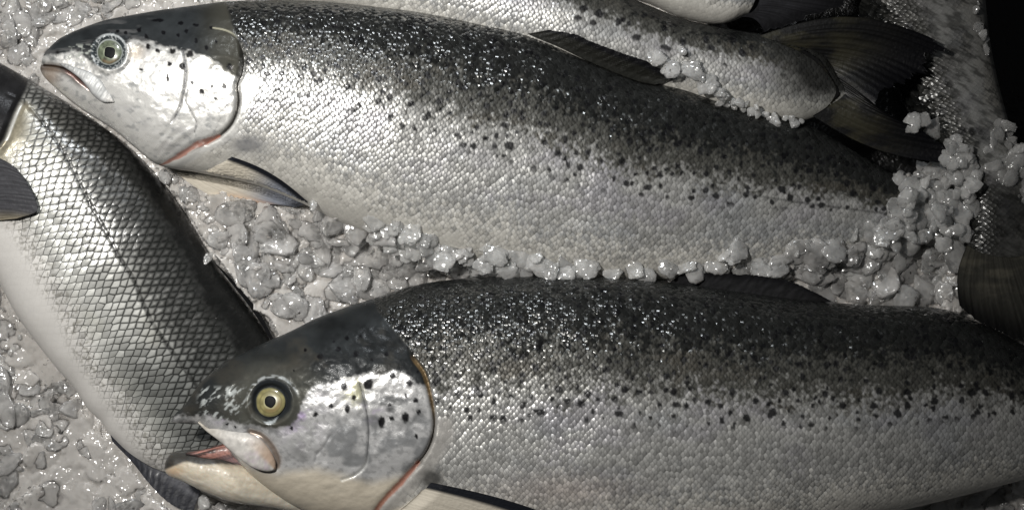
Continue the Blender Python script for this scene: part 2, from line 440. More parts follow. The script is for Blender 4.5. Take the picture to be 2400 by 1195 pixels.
def eye(parent, cx, cy, R, zoff, iris, pup_r, seed, pup_off=(0, 0)):
    zz = [float(z_at(cx + dx * R, cy + dy * R, 1)) for dx, dy in ((1, 0), (-1, 0), (0, 1), (0, -1), (0, 0))]
    gx = np.clip((zz[0] - zz[1]) / (2 * R), -4e-5, 4e-5); gy = np.clip((zz[2] - zz[3]) / (2 * R), -4e-5, 4e-5)
    z0 = np.median(zz) + zoff
    def disc(rad, ox, oy, dome, lift, colf, name, par, n=40, m=72):
        r = np.linspace(0, 1, n); a = np.linspace(0, 2 * np.pi, m, endpoint=False)
        RR, AA = np.meshgrid(r, a, indexing='ij')
        wob = 1 + ((0.07 if seed == 1 else 0.02) * np.cos(4 * AA + 2.7) + 0.16 * np.exp(-((AA - 1.4) / 0.4) ** 2) + 0.02 * np.sin(3 * AA + seed) if name == 'pupil' else 0.02 * np.sin(3 * AA + seed))
        dx = rad * RR * wob * np.cos(AA) + ox; dy = rad * RR * wob * np.sin(AA) + oy
        Z = z0 + gx * dx + gy * dy + lift + dome * (np.sqrt(np.clip(1 - 0.95 * RR ** 2, 0, 1)) - 0.22)
        X, Y = p2w(cx + dx, cy + dy, Z)
        V = np.stack([X, Y, Z], -1).reshape(-1, 3)
        low = V[-m:].copy(); low[:, 2] -= 0.004
        V = np.vstack([V, low]); F = grid_faces(n + 1, m, True)[:, ::-1]
        C = colf(RR, AA); C = np.vstack([C.reshape(-1, 3), C[-1]])
        # parts hang off an object whose own origin is the root's
        o = make_mesh(name, V, F, M_PUPIL if name == 'pupil' else M_EYE, None, C)
        return o, V
    def put(o, par, root):
        co = np.empty(len(o.data.vertices) * 3, np.float32); o.data.vertices.foreach_get('co', co)
        co = co.reshape(-1, 3) - np.array(root.location, np.float32); o.data.vertices.foreach_set('co', co.ravel()); o.data.update()
        o.parent = par
    e, _ = disc(R, 0, 0, 0.0032, 0, lambda r, a: iris(r, a), 'eye', parent)
    put(e, parent, parent)
    def pc(r, a):
        c = np.zeros(r.shape + (3,)) + np.array([0.004, 0.005, 0.006])
        return c
    ox, oy = pup_off
    rr = math.hypot(ox, oy) / R
    lift = 0.0032 * (math.sqrt(1 - 0.95 * rr * rr) - 0.22) + 0.0004
    p_, _ = disc(R * pup_r, ox, oy, 0.0005, lift - 0.0004, pc, 'pupil', e, 16, 40)
    put(p_, e, parent)
    return e

# ------------------------------------------------------------------ pigments
DARK = np.array([0.026, 0.027, 0.026]); MIDD = np.array([0.066, 0.065, 0.057]); SILV = np.array([0.46, 0.455, 0.435]); WHITE = np.array([0.62, 0.60, 0.55])

def spot_field(px, py, U, T, cell, dens, k, tlo, thi, rad=(0.24, 0.44)):
    """scattered dark melanin spots, irregular in size and outline"""
    r = np.random.default_rng(100 + k)
    w = np.zeros(px.shape)
    x0, x1, y0, y1 = px.min(), px.max(), py.min(), py.max()
    gx = int((x1 - x0) / cell) + 2; gy = int((y1 - y0) / cell) + 2
    ox = r.random((gx, gy)); oy = r.random((gx, gy)); on = r.random((gx, gy)) < dens; rd = cell * (rad[0] + (rad[1] - rad[0]) * r.random((gx, gy)) ** 1.5); el = 0.75 + 0.6 * r.random((gx, gy))
    wx = px + 5 * (vnoise(px / 6, py / 6, 5) - 0.5); wy = py + 5 * (vnoise(px / 6, py / 6, 6) - 0.5)
    ci = ((wx - x0) / cell).astype(int); cj = ((wy - y0) / cell).astype(int)
    for a in (-1, 0, 1):
        for b in (-1, 0, 1):
            i = np.clip(ci + a, 0, gx - 1); j = np.clip(cj + b, 0, gy - 1)
            cx = x0 + (i + ox[i, j]) * cell; cy = y0 + (j + oy[i, j]) * cell
            d = np.hypot((wx - cx) * el[i, j], (wy - cy))
            w = np.maximum(w, on[i, j] * smooth(rd[i, j], rd[i, j] * 0.6, d))
    return w * smooth(tlo, tlo + 0.12, T) * smooth(thi + 0.1, thi, T)

def salmon_flank(px, py, U, T, tb, k, cell=25, dens=0.62, bands=1.0):
    """dark spotted back, silver flank, white belly"""
    n = fbm(px / 60, py / 60, k) - 0.5; nf = fbm(px / 9, py / 9, k + 2) - 0.5
    t = T + 0.20 * n + 0.42 * nf + 0.22 * (vnoise(px / 5.5, py / 5.5, k + 1) - 0.5) - tb
    col = np.zeros(px.shape + (3,)) + WHITE
    col = mixc(col, SILV, smooth(-0.95, -0.60, t))
    blue = np.clip((fbm(px / 130, py / 70, k + 1) - 0.48) * 4, 0, 1) * smooth(-0.75, -0.5, t) * smooth(0.0, -0.15, t)
    col = mixc(col, np.array([0.31, 0.33, 0.36]), 0.35 * blue)
    viol = np.clip((fbm(px / 110 + 9, py / 60, k + 3) - 0.5) * 4, 0, 1) * smooth(-0.6, -0.35, t) * smooth(0.1, -0.05, t)
    col = mixc(col, np.array([0.37, 0.35, 0.41]), 0.35 * viol)
    col = mixc(col, MIDD, smooth(-0.14, 0.16, t))
    warm = np.clip((fbm(px / 80 + 3, py / 40, k + 5) - 0.52) * 4, 0, 1) * smooth(0.0, 0.12, t) * smooth(0.45, 0.3, t)
    col = mixc(col, np.array([0.070, 0.062, 0.048]), 0.6 * warm)
    col = mixc(col, DARK, smooth(0.25, 0.50, t + 0.1 * nf))
    sp = spot_field(px, py, U, T - tb, cell, dens, k, -0.30, 0.75)
    col = mixc(col, np.array([0.006, 0.006, 0.007]), 0.95 * sp)
    msk = np.ones(px.shape + (4,))
    msk[..., 0] = 0.25 + 0.75 * smooth(-1.1, -0.75, t)
    msk[..., 1] = (0.50 - 0.24 * smooth(-0.45, -0.85, t) - 0.26 * smooth(-0.08, 0.12, t) + 0.22 * smooth(0.28, 0.45, t)) * (1 - 0.9 * sp)
    msk[..., 2] = 0.31 + 0.08 * smooth(0.0, -0.6, t) + 0.10 * smooth(-0.05, 0.12, t) - 0.18 * smooth(0.28, 0.45, t)
    msk[..., 3] = 0.10 + 0.10 * smooth(0.0, 0.3, t)
    jit = 0.10 + 0.14 * smooth(-0.45, -0.1, t) + 0.05 * smooth(0.0, 0.2, t) + 0.85 * smooth(0.28, 0.5, t)
    return np.concatenate([col, jit[..., None]], -1), msk

def spots(col, px, py, lst, wgt=0.97, c=(0.005, 0.005, 0.006)):
    wx = px + 4 * (vnoise(px / 5, py / 5, 5) - 0.5); wy = py + 4 * (vnoise(px / 5, py / 5, 6) - 0.5)
    W = np.zeros(px.shape)
    for q in lst:
        x, y, rx = q[:3]; ry = q[3] if len(q) > 3 else rx
        d = np.hypot((wx - x) / rx, (wy - y) / ry)
        W = np.maximum(W, smooth(1.25, 0.75, d))
    return mixc(col, c, wgt * W), W

# ------------------------------------------------------------------ sea bass (left, lowest)
bass = thing('sea_bass', (*p2w(200, 700, 0), 0), 'sea bass with large black-edged scales lying diagonally at the left edge', 'fish')
B_LAT = [(20, 222), (54, 238), (84, 268), (126, 322), (167, 389), (197, 452), (238, 525), (272, 588), (310, 651), (335, 710), (364, 768), (393, 810), (435, 868), (500, 960)]
B_GILL = [(70, 182), (62, 210), (48, 236), (34, 265), (22, 295), (8, 330), (-20, 362)]
def bass_paint(px, py, U, T):
    n = fbm(px / 40, py / 40, 1) - 0.5; nf = fbm(px / 10, py / 10, 3) - 0.5
    d, sd, fr = pl_dist(px, py, B_LAT)
    q = d * np.where(sd < 0, 1, -1)            # >0 towards the back (right of the line)
    q = q + 14 * n
    col = np.zeros(px.shape + (3,)) + np.array([0.64, 0.62, 0.59])
    col = mixc(col, np.array([0.52, 0.52, 0.49]), smooth(-190, -120, q))
    olive = np.clip((fbm(px / 70, py / 70, 6) - 0.45) * 3, 0, 1)
    col = mixc(col, np.array([0.44, 0.43, 0.35]), 0.4 * olive * smooth(-170, -100, q))
    col = mixc(col, np.array([0.27, 0.27, 0.255]), smooth(-30, 30, q)); col = mixc(col, np.array([0.15, 0.15, 0.145]), smooth(20, 80, q))
    dark = smooth(85, 145, q + 34 * nf)
    tail = smooth(820, 1000, py + 0.25 * px)
    col = mixc(col, np.array([0.13, 0.135, 0.13]), 0.85 * tail * smooth(-170, -90, q))
    col = mixc(col, np.array([0.012, 0.012, 0.012]), dark)
    msk = np.ones(px.shape + (4,))
    msk[..., 0] = smooth(-215, -150, q + 20 * nf) * (1 - 0.55 * smooth(0.55, 0.9, dark)) + 0.05
    msk[..., 1] = 0.15 * (1 - 0.6 * dark) * (0.3 + 0.7 * smooth(-200, -120, q))
    msk[..., 2] = 0.30 + 0.12 * smooth(-100, -200, q)
    msk[..., 3] = (0.07 + 0.12 * smooth(-150, -20, q) + 0.36 * smooth(-10, 60, q) + 0.12 * smooth(60, 120, q)) * (0.55 + 0.9 * fbm(px / 28, py / 28, 5))
    ll = smooth(7, 3, d) * smooth(-1, 0.05, fr)
    col = mixc(col, np.array([0.02, 0.02, 0.019]), 0.9 * ll * np.clip(0.35 + 1.6 * (fbm(px / 9, py / 9, 2) - 0.25), 0, 1))
    # freckled edge between silver side and belly
    fk = np.clip((vnoise(px / 4, py / 4, 2) - 0.55) * 5, 0, 1) * smooth(-215, -175, q) * smooth(-120, -160, q)
    col = mixc(col, np.array([0.15, 0.14, 0.11]), 0.6 * fk)
    # head plate and gill membrane
    gd, gs, gf = pl_dist(px, py, B_GILL)
    g = gd * np.where(gs > 0, 1, -1)
    inside = smooth(-4, 4, g) * (px < 110) * (py < 420)
    mem = smooth(-75, -15, g + 14 * n) * (1 - inside) * smooth(230, 250, py) * smooth(420, 380, py) * smooth(14, -5, q)
    memc = np.zeros(px.shape + (3,)) + np.array([0.22, 0.20, 0.15]) * (0.6 + 0.9 * fbm(px / 7, py / 7, 4))[..., None]
    col = col * (1 - mem[..., None]) + memc * mem[..., None]
    msk[..., 0] *= (1 - mem) * (1 - inside)
    hd = np.zeros(px.shape + (3,)) + np.array([0.018, 0.018, 0.019]) * (0.6 + 1.1 * fbm(px / 20, py / 20, 2))[..., None]
    col = col * (1 - inside[..., None]) + hd * inside[..., None]
    rim = smooth(5, 2, np.abs(g + 5)) * smooth(235, 255, py) * (px < 110) * (py < 330)
    col = mixc(col, np.array([0.55, 0.55, 0.53]), 0.8 * rim)
    return np.concatenate([col, (1 + 4.0 * smooth(20, 90, q))[..., None]], -1), msk
def bass_sculpt(px, py, U, T):
    gd, gs, gf = pl_dist(px, py, B_GILL)
    g = gd * np.where(gs > 0, 1, -1)
    m = (px < 120) & (py < 420)
    ll, _, _ = pl_dist(px, py, B_LAT)
    return m * (0.003 * smooth(-2, 12, g) - 0.001 * np.exp(-(g + 6) ** 2 / 60)) - 0.0005 * np.exp(-(ll / 4) ** 2) + 0.0012 * (fbm(px / 70, py / 70, 3) - 0.5)
body(bass, [(-190, 60), (-90, 98), (0, 148), (70, 188), (180, 255), (290, 335), (360, 405), (425, 490), (470, 565), (520, 640), (590, 728), (640, 800), (690, 900), (720, 1010), (735, 1120), (740, 1190)],
     [(-330, 190), (-240, 370), (-150, 500), (-60, 590), (0, 660), (42, 735), (94, 808), (134, 859), (174, 905), (211, 959), (241, 989), (259, 1018), (318, 1076), (392, 1112), (500, 1165), (610, 1215)],
     [(0, .026), (.2, .034), (.5, .034), (.75, .024), (1, .011)], [(0, .012), (.5, .012), (.75, .002), (1, -.012)], bass_paint, M_BASS, nu=620, nv=230, sculpt=bass_sculpt, p=0.88)
fin(bass, 'pectoral_fin', [(-60, 400), (-40, 440), (-30, 480), (-40, 520)], [(33, 391), (66, 432), (88, 492), (40, 512)], lambda x, y, u, v: z_at(x, y, 3) + 0.0015 + 0.004 * u,
    lambda x, y, u, v: mixc(np.zeros(x.shape + (3,)) + np.array([0.055, 0.055, 0.06]), np.array([0.22, 0.19, 0.13]), 0.7 * smooth(0.7, 1.0, v)), rays=16, ragged=0.03, seed=4, b0=26)
fin(bass, 'dorsal_fin', [(500, 612), (545, 668), (590, 726), (630, 790), (660, 850)], [(530, 640), (575, 690), (612, 738), (645, 800), (680, 860)], lambda x, y, u, v: 0.014 + 0.004 * u,
    lambda x, y, u, v: np.zeros(x.shape + (3,)) + np.array([0.012, 0.012, 0.013]), rays=12, ragged=0.1, seed=5, thick=0.002)
fin(bass, 'anal_fin', [(258, 1014), (300, 1056), (350, 1092), (400, 1112), (470, 1150)], [(263, 1034), (311, 1084), (347, 1130), (395, 1178), (450, 1205)], lambda x, y, u, v: 0.010 + 0.003 * u,
    lambda x, y, u, v: mixc(np.zeros(x.shape + (3,)) + np.array([0.03, 0.031, 0.037]), np.array([0.10, 0.10, 0.11]), 0.6 * smooth(0.5, 0.2, u) * smooth(0.4, 0.8, v)), rays=13, ragged=0.05, seed=6, thick=0.0016)

# ------------------------------------------------------------------ fish at the right edge, partly out of frame
def plain_paint(tb, k, flip=1, dull=1.0, cell=28):
    def f(px, py, U, T):
        c, m = salmon_flank(px, py, U, T * flip, tb, k, cell=cell)
        return c * np.array([dull, dull, dull, 1]), m
    return f
edge = thing('salmon', (*p2w(2520, 560, 0), 0), 'sliver of a dark scaly fish entering at the right edge beside the hanging tail fin', 'fish')
body(edge, [(2330, 700), (2370, 640), (2395, 560), (2390, 470), (2380, 380), (2400, 300)], [(2360, 760), (2500, 700), (2640, 600), (2680, 480), (2660, 380), (2600, 300)],
     [(0, .012), (.5, .03), (1, .03)], [(0, .0), (1, .0)], plain_paint(-0.3, 2, 1, 0.8), M_SALMON, nu=160, nv=90)

# salmon running down the right side, tail fin over the lower salmon
fr_ = thing('salmon', (*p2w(2230, 250, 0), 0), 'frosted salmon running down the right side, tail fin resting on the lower salmon', 'fish')
def right_paint(px, py, U, T):
    c, m = salmon_flank(px, py, U, T, 0.28, 4, cell=40, dens=0.5)
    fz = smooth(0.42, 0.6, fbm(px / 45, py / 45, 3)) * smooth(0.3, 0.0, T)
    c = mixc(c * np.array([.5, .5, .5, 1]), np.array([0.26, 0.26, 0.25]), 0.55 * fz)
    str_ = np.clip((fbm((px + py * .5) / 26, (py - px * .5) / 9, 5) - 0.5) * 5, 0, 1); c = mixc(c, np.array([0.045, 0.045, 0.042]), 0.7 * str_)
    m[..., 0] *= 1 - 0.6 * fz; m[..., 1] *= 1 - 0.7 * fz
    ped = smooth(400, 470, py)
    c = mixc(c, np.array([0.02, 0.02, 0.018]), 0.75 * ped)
    return c, m
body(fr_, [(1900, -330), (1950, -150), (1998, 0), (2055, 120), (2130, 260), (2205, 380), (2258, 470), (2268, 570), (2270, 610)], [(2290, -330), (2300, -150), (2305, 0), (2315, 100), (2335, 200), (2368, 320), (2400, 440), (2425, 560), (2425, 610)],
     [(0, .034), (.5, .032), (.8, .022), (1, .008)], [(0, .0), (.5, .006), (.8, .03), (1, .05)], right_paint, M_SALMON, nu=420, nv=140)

# ------------------------------------------------------------------ top fish and the salmon behind
def tail_col(c0, c1, hi, ang=0.5):
    def f(x, y, u, v):
        c = np.zeros(x.shape + (3,)) + np.array(c0)
        c = mixc(c, np.array(hi), 0.9 * np.clip((fbm(x / 60, y / 22, 3) - 0.42) * 4, 0, 1) * smooth(0.85, 0.25, u))
        c = mixc(c, np.array(c1), smooth(0.45, 0.95, u))
        return c
    return f
top = thing('salmon', (*p2w(1600, -60, 0), 0), 'pale bellied fish at the top edge, only its hind end and dark tail in frame', 'fish')
body(top, [(1150, -380), (1350, -260), (1600, -110), (1720, -50), (1775, -15)], [(1050, -290), (1250, -120), (1420, -25), (1520, 8), (1600, 42), (1690, 57), (1752, 36)],
     [(0, .034), (.6, .03), (1, .012)], [(0, .02), (1, .03)], plain_paint(0.55, 5), M_SALMON, nu=300, nv=120)
fin(top, 'tail_fin', [(1750, -40), (1772, -10), (1760, 20), (1735, 40)], [(2060, -70), (1985, 8), (1940, 30), (1893, 38), (1885, 50), (1790, 77)], lambda x, y, u, v: 0.034 - 0.004 * u,
    tail_col((0.018, 0.018, 0.020), (0.007, 0.007, 0.008), (0.035, 0.035, 0.04)), rays=15, ragged=0.09, seed=8, b1=14)

def back_paint(px, py, U, T):
    c, m = salmon_flank(px, py, U, T, 0.22, 6, cell=34)
    e = smooth(1770, 1910, px + 25 * (fbm(px / 12, py / 12, 2) - 0.5) + 40 * np.clip(T, 0, 1))
    c = mixc(c, np.array([0.14, 0.14, 0.13]), 0.75 * e); c = mixc(c, np.array([0.014, 0.014, 0.013]), 0.95 * e * smooth(-0.75, -0.05, T + 0.5 * (fbm(px / 10, py / 10, 4) - 0.5)))
    m[..., 1] *= 1 - 0.7 * e
    return c, m
back = thing('salmon', (*p2w(1500, 100, 0), 0), 'silver salmon behind the upper one, its whole dark forked tail fin showing', 'fish')
body(back, [(560, -420), (900, -265), (1100, -170), (1300, -78), (1482, 0), (1600, 46), (1700, 68), (1800, 84), (1880, 102), (1930, 130), (1968, 188)],
     [(480, -120), (700, 0), (900, 65), (1200, 150), (1500, 222), (1700, 266), (1800, 282), (1872, 285), (1925, 270), (1960, 252), (1982, 231)],
     [(0, .036), (.6, .036), (.85, .022), (.95, .010), (1, .003)], [(0, .012), (.7, .02), (1, .040)], back_paint, M_SALMON, nu=640, nv=170)
fin(back, 'tail_fin', [(1775, 86), (1840, 106), (1900, 136), (1945, 180), (1960, 214), (1940, 248), (1905, 272)],
    [(2205, 98), (2222, 122), (2188, 134), (2178, 172), (2140, 190), (2070, 224), (2056, 250), (2112, 284), (2177, 312), (2234, 366), (2222, 384)],
    lambda x, y, u, v: np.maximum(0.040 + 0.012 * u + 0.003 * np.sin(v * 9 + u * 3), z_at(x, y, 4) * (x < 1990) + 0.0012),
    tail_col((0.008, 0.008, 0.008), (0.003, 0.003, 0.004), (0.028, 0.026, 0.017)), nu=110, nv=170, rays=24, ragged=0.10, seed=9, b0=52, b1=-24, ripple=0.0006)

# ------------------------------------------------------------------ upper salmon
up = thing('salmon', (*p2w(1100, 330, 0), 0), 'large silver salmon with closed mouth lying across the upper half of the ice', 'fish', 'whole salmon on the ice')
A_OP = [(500, 66), (530, 72), (550, 84), (562, 105), (570, 140), (566, 175), (556, 200), (559, 234), (553, 268), (538, 296), (510, 320), (485, 335)]
A_SLIT = [(512, 318), (485, 330), (460, 340), (440, 352), (418, 366), (395, 378), (374, 388)]
A_PRE = [(429, 118), (435, 159), (433, 197), (424, 243), (414, 268), (403, 287)]
A_CRACK = [(439, 212), (434, 240), (446, 258), (455, 275), (462, 290), (457, 312)]
A_BND = [(80, 150), (111, 133), (140, 132), (175, 122), (215, 152), (235, 165), (262, 165), (290, 150), (300, 120), (306, 98), (347, 104), (389, 113), (431, 120), (464, 132), (502, 150), (544, 178), (570, 188), (620, 160)]
A_MOUTH = [(100, 152), (125, 154), (150, 160), (170, 170), (190, 188), (212, 206)]
A_SP = [(347, 109, 6), (370, 119, 5), (405, 121, 8, 7), (445, 128, 10, 8), (397, 151, 6), (427, 156, 7, 9), (540, 159, 8), (450, 192, 5), (393, 182, 4, 8), (473, 216, 6), (498, 204, 4), (527, 203, 7), (507, 231, 4), (330, 163, 4), (423, 55, 7, 4), (459, 59, 7, 4), (497, 65, 6, 4), (437, 74, 5), (295, 77, 5, 4), (326, 71, 5), (343, 86, 5), (418, 84, 4), (460, 96, 5), (507, 99, 4), (485, 113, 5), (590, 167, 6), (383, 77, 4), (276, 74, 4), (370, 48, 14, 4)]
def up_paint(px, py, U, T):
    tb = np.interp(px, [500, 700, 1300, 1700, 2100], [0.20, 0.22, 0.06, 0.02, -0.02])
    col, msk = salmon_flank(px, py, U, T, tb, 0)
    n = fbm(px / 30, py / 30, 2) - 0.5; nf = fbm(px / 7, py / 7, 4) - 0.5
    # purplish sheen band and lateral line towards the tail
    lat, _, lf = pl_dist(px, py, [(640, 225), (900, 290), (1200, 350), (1500, 405), (1750, 455), (1900, 478), (2110, 505)])
    col = mixc(col, np.array([0.05, 0.05, 0.05]), 0.45 * smooth(4, 1.5, lat) * smooth(0.55, 0.75, lf))
    # head
    od, os_, of = pl_dist(px, py, A_OP)
    o = od * np.where(os_ < 0, 1, -1)       # + = behind the gill edge
    sd, ss_, sf = pl_dist(px, py, A_SLIT)
    head = np.where(py < 330, smooth(6, -6, o), smooth(-6, 6, (382 - px) + (388 - py) * -1.9 + 0)) * (px < 640)
    line = np.interp(py, [0, 60, 110, 190, 320, 390], [528, 545, 566, 562, 500, 375])
    head = smooth(6, -6, px - line)
    b, bs, bf = pl_dist(px, py, A_BND)
    q = b * np.where(bs > 0, 1, -1) + 14 * n + 10 * nf     # + below the dark cap
    hc = np.zeros(px.shape + (3,)) + np.array([0.70, 0.69, 0.66])
    hc = mixc(hc, np.array([0.55, 0.54, 0.53]), np.clip((fbm(px / 26, py / 18, 1) - 0.5) * 5, 0, 1) * 0.6)
    hc = mixc(hc, np.array([0.33, 0.34, 0.34]), np.clip((fbm(px / 14, py / 9, 7) - 0.60) * 8, 0, 1) * 0.6)
    jawd = (py - 150) - 0.95 * (px - 100) + 12 * n            # below = lower jaw and throat
    cream = smooth(10, 60, jawd) * smooth(0, 20, px - 60)
    hc = mixc(hc, np.array([0.56, 0.455, 0.31]), 0.9 * cream * smooth(470, 300, px))
    cap = smooth(4, -8, q)
    capc = np.zeros(px.shape + (3,)) + np.array([0.022, 0.0245, 0.026]) * (0.5 + 1.2 * fbm(px / 35, py / 25, 5))[..., None]
    capc = mixc(capc, np.array([0.055, 0.052, 0.040]), smooth(440, 540, px) * 0.7)
    capc = mixc(capc, np.array([0.10, 0.10, 0.10]), np.clip((fbm(px / 40, py / 9, 6) - 0.55) * 5, 0, 1) * 0.7 * smooth(380, 300, px))
    hc = hc * (1 - cap[..., None]) + capc * cap[..., None]
    gray = smooth(14, 0, np.abs(q - 8)) * np.clip((fbm(px / 12, py / 8, 3) - 0.42) * 4, 0, 1)
    hc = mixc(hc, np.array([0.16, 0.165, 0.16]), 0.7 * gray)
    tan = np.exp(-(((px - 318) / 20) ** 2 + ((py - 124) / 16) ** 2)); hc = mixc(hc, np.array([0.50, 0.38, 0.25]), 0.55 * tan)
    # lower lip band, mouth, snout
    md, ms, mf = pl_dist(px, py, A_MOUTH)
    lip = smooth(22, 9, md + 5 * n) * np.where(ms > 0, 1, 0) * smooth(1.0, 0.8, mf)
    hc = mixc(hc, np.array([0.085, 0.07, 0.062]), 0.9 * lip * smooth(225, 165, px))
    hc = mixc(hc, np.array([0.26, 0.12, 0.10]), 0.7 * smooth(12, 4, md) * np.where(ms > 0, 1, 0) * smooth(140, 165, px))
    hc = mixc(hc, np.array([0.012, 0.008, 0.008]), smooth(4.2, 1.2, md))
    og = np.exp(-(((px - 115) / 22) ** 2 + ((py - 180) / 20) ** 2)); hc = mixc(hc, np.array([0.48, 0.30, 0.17]), 0.5 * og)
    # eye surround
    ed = np.hypot(px - 257, py - 123)
    ring = smooth(46, 40, ed + 10 * n) * smooth(28, 33, ed)
    hc = mixc(hc, np.array([0.04, 0.05, 0.055]), 0.85 * ring)
    fl = np.clip((vnoise(px / 3.2, py / 3.2, 1) - 0.62) * 7, 0, 1) * ring
    hc = mixc(hc, np.array([0.5, 0.52, 0.52]), 0.8 * fl)
    sil = smooth(3.5, 1, np.abs(ed - 41)) * smooth(-0.4, 0.4, np.cos(np.arctan2(py - 123, px - 257) * 1.0 + 0.6))
    hc = mixc(hc, np.array([0.45, 0.47, 0.47]), 0.7 * sil)
    sn = np.clip((vnoise(px / 6, py / 5, 3) - 0.55) * 5, 0, 1) * smooth(150, 175, px) * smooth(235, 215, px) * smooth(100, 112, py) * smooth(150, 138, py)
    hc = mixc(hc, np.array([0.42, 0.44, 0.40]), 0.75 * sn)
    nos = np.exp(-(((px - 135) / 6) ** 2 + ((py - 123) / 5) ** 2)); hc = mixc(hc, (0.008, 0.008, 0.008), nos)
    hc, w = spots(hc, px, py, A_SP)
    hc, w2 = spots(hc, px, py, [(490, 153, 18, 10)], 0.6, (0.10, 0.095, 0.08))
    pd, _, pf = pl_dist(px, py, A_PRE); hc = mixc(hc, np.array([0.06, 0.06, 0.065]), 0.9 * smooth(2.6 - 1.2 * 0, 0.8, pd) * smooth(1.0, 0.9, pf))
    cd, _, _ = pl_dist(px, py, A_CRACK); hc = mixc(hc, np.array([0.12, 0.12, 0.12]), 0.8 * smooth(1.9, 0.6, cd + 2 * np.abs(nf)))
    st = np.clip((fbm((px + py * .3) / 50, (py - px * .25) / 5, 2) - 0.56) * 6, 0, 1) * cream * smooth(270, 330, px)
    hc = mixc(hc, np.array([0.36, 0.33, 0.28]), 0.5 * st)
    hm = np.zeros(px.shape + (4,)); hm[..., 1] = 0.38 * (1 - cap) * (1 - 0.9 * cream) + 0.12 * cap; hm[..., 2] = 0.30 + 0.06 * cap; hm[..., 3] = 0.1
    col = mixc(col, hc, head)
    msk = msk * (1 - head[..., None]) + hm * head[..., None]
    # bare white skin right behind the gill cover
    gap = smooth(0, 3, px - line) * smooth(66, 40, px - line + 18 * n) * smooth(165, 200, py)
    col = mixc(col, np.array([0.66, 0.65, 0.62]), 0.9 * gap); msk[..., 0] *= 1 - 0.9 * gap
    blot = np.exp(-(((px - 580) / 42) ** 2 + ((py - 340) / 20) ** 2)); col = mixc(col, np.array([0.15, 0.15, 0.16]), 0.75 * np.clip(blot * 1.3, 0, 1) * (1 - head)); msk[..., 0] *= 1 - blot  # grey shadow above the pectoral fin base, painted into the skin colour
    # gill opening, the dark of the gap painted in as a line
    wl = np.interp(of, [0, 0.3, 0.5, 0.6, 0.85, 1], [1.5, 4, 3, 5, 5, 2])
    col = mixc(col, np.array([0.02, 0.018, 0.015]), 0.95 * smooth(1, 0.4, od / wl) * smooth(0.18, 0.3, of))
    col = mixc(col, np.array([0.42, 0.40, 0.30]), 0.6 * smooth(3, 1, od) * smooth(0.2, 0.1, of))
    wr = np.interp(sf, [0, 0.3, 0.7, 1], [5, 9, 7, 2]) * (0.6 + 0.9 * fbm(px / 14, py / 14, 1))
    red = smooth(1, 0.55, sd / wr)
    col = mixc(col, np.array([0.33, 0.13, 0.09]), 0.85 * red * np.clip(0.4 + 1.4 * fbm(px / 9, py / 9, 3), 0, 1)); msk[..., 0] *= 1 - red; msk[..., 1] *= 1 - red
    return col, msk
def up_sculpt(px, py, U, T):
    near = px < 680
    od, os_, of = pl_dist(px, py, A_OP); o = od * np.where(os_ < 0, 1, -1)
    line = np.interp(py, [0, 60, 110, 190, 320, 390], [528, 545, 566, 562, 500, 375])
    h = np.zeros(px.shape)
    h += 0.0022 * smooth(3, -5, o) * smooth(-140, -20, o) * smooth(60, 150, py) * smooth(400, 300, py)
    h -= 0.0022 * np.exp(-(od / 5) ** 2) * smooth(0.15, 0.35, of)
    sd, _, sf = pl_dist(px, py, A_SLIT); h -= 0.002 * np.exp(-(sd / 7) ** 2)
    pd, ps, pf = pl_dist(px, py, A_PRE); h -= 0.0009 * np.exp(-(pd / 3.0) ** 2)
    cd, _, _ = pl_dist(px, py, A_CRACK); h -= 0.0005 * np.exp(-(cd / 2.0) ** 2)
    md, ms, mf = pl_dist(px, py, A_MOUTH); h -= 0.003 * np.exp(-(md / 5) ** 2)
    ed = np.hypot(px - 257, py - 123); h += 0.0012 * np.exp(-((ed - 43) / 7) ** 2) - 0.0022 * smooth(38, 30, ed)
    h += near * (0.0011 * (fbm(px / 30, py / 24, 3) - 0.5) + 0.00016 * (fbm(px / 8, py / 6, 5) - 0.5)) * smooth(590, 540, px)
    h += 0.0016 * (fbm(px / 120, py / 90, 6) - 0.5)
    wr = np.sin((py + 0.9 * px) / 4.5 + 4 * fbm(px / 30, py / 30, 2)); h += 0.00025 * wr * smooth(350, 380, px) * smooth(480, 430, px) * smooth(290, 320, py)
    return h
body(up, [(104, 150), (108, 132), (113, 120), (124, 110), (146, 92), (184, 73), (234, 54), (268, 45), (318, 36), (377, 26), (460, 15), (531, 6), (607, 2), (700, 2), (800, 9), (884, 18), (967, 28), (1051, 42), (1135, 58), (1218, 73), (1300, 102), (1380, 140), (1450, 168), (1500, 188), (1600, 206), (1684, 234), (1767, 256), (1876, 286), (1955, 326), (2018, 364), (2081, 400), (2150, 432), (2220, 452)],
     [(104, 150), (98, 158), (98, 168), (106, 182), (125, 201), (167, 238), (209, 268), (268, 305), (318, 347), (372, 387), (460, 404), (600, 434), (720, 482), (800, 522), (1000, 590), (1200, 632), (1400, 655), (1600, 655), (1800, 630), (2000, 590), (2120, 556), (2220, 530)],
     [(0, .016), (.06, .022), (.18, .036), (.4, .042), (.65, .036), (.85, .022), (1, .010)], [(0, .052), (.15, .046), (.4, .038), (.8, .030), (1, .026)], up_paint, M_SALMON, nu=1050, nv=250, sculpt=up_sculpt)
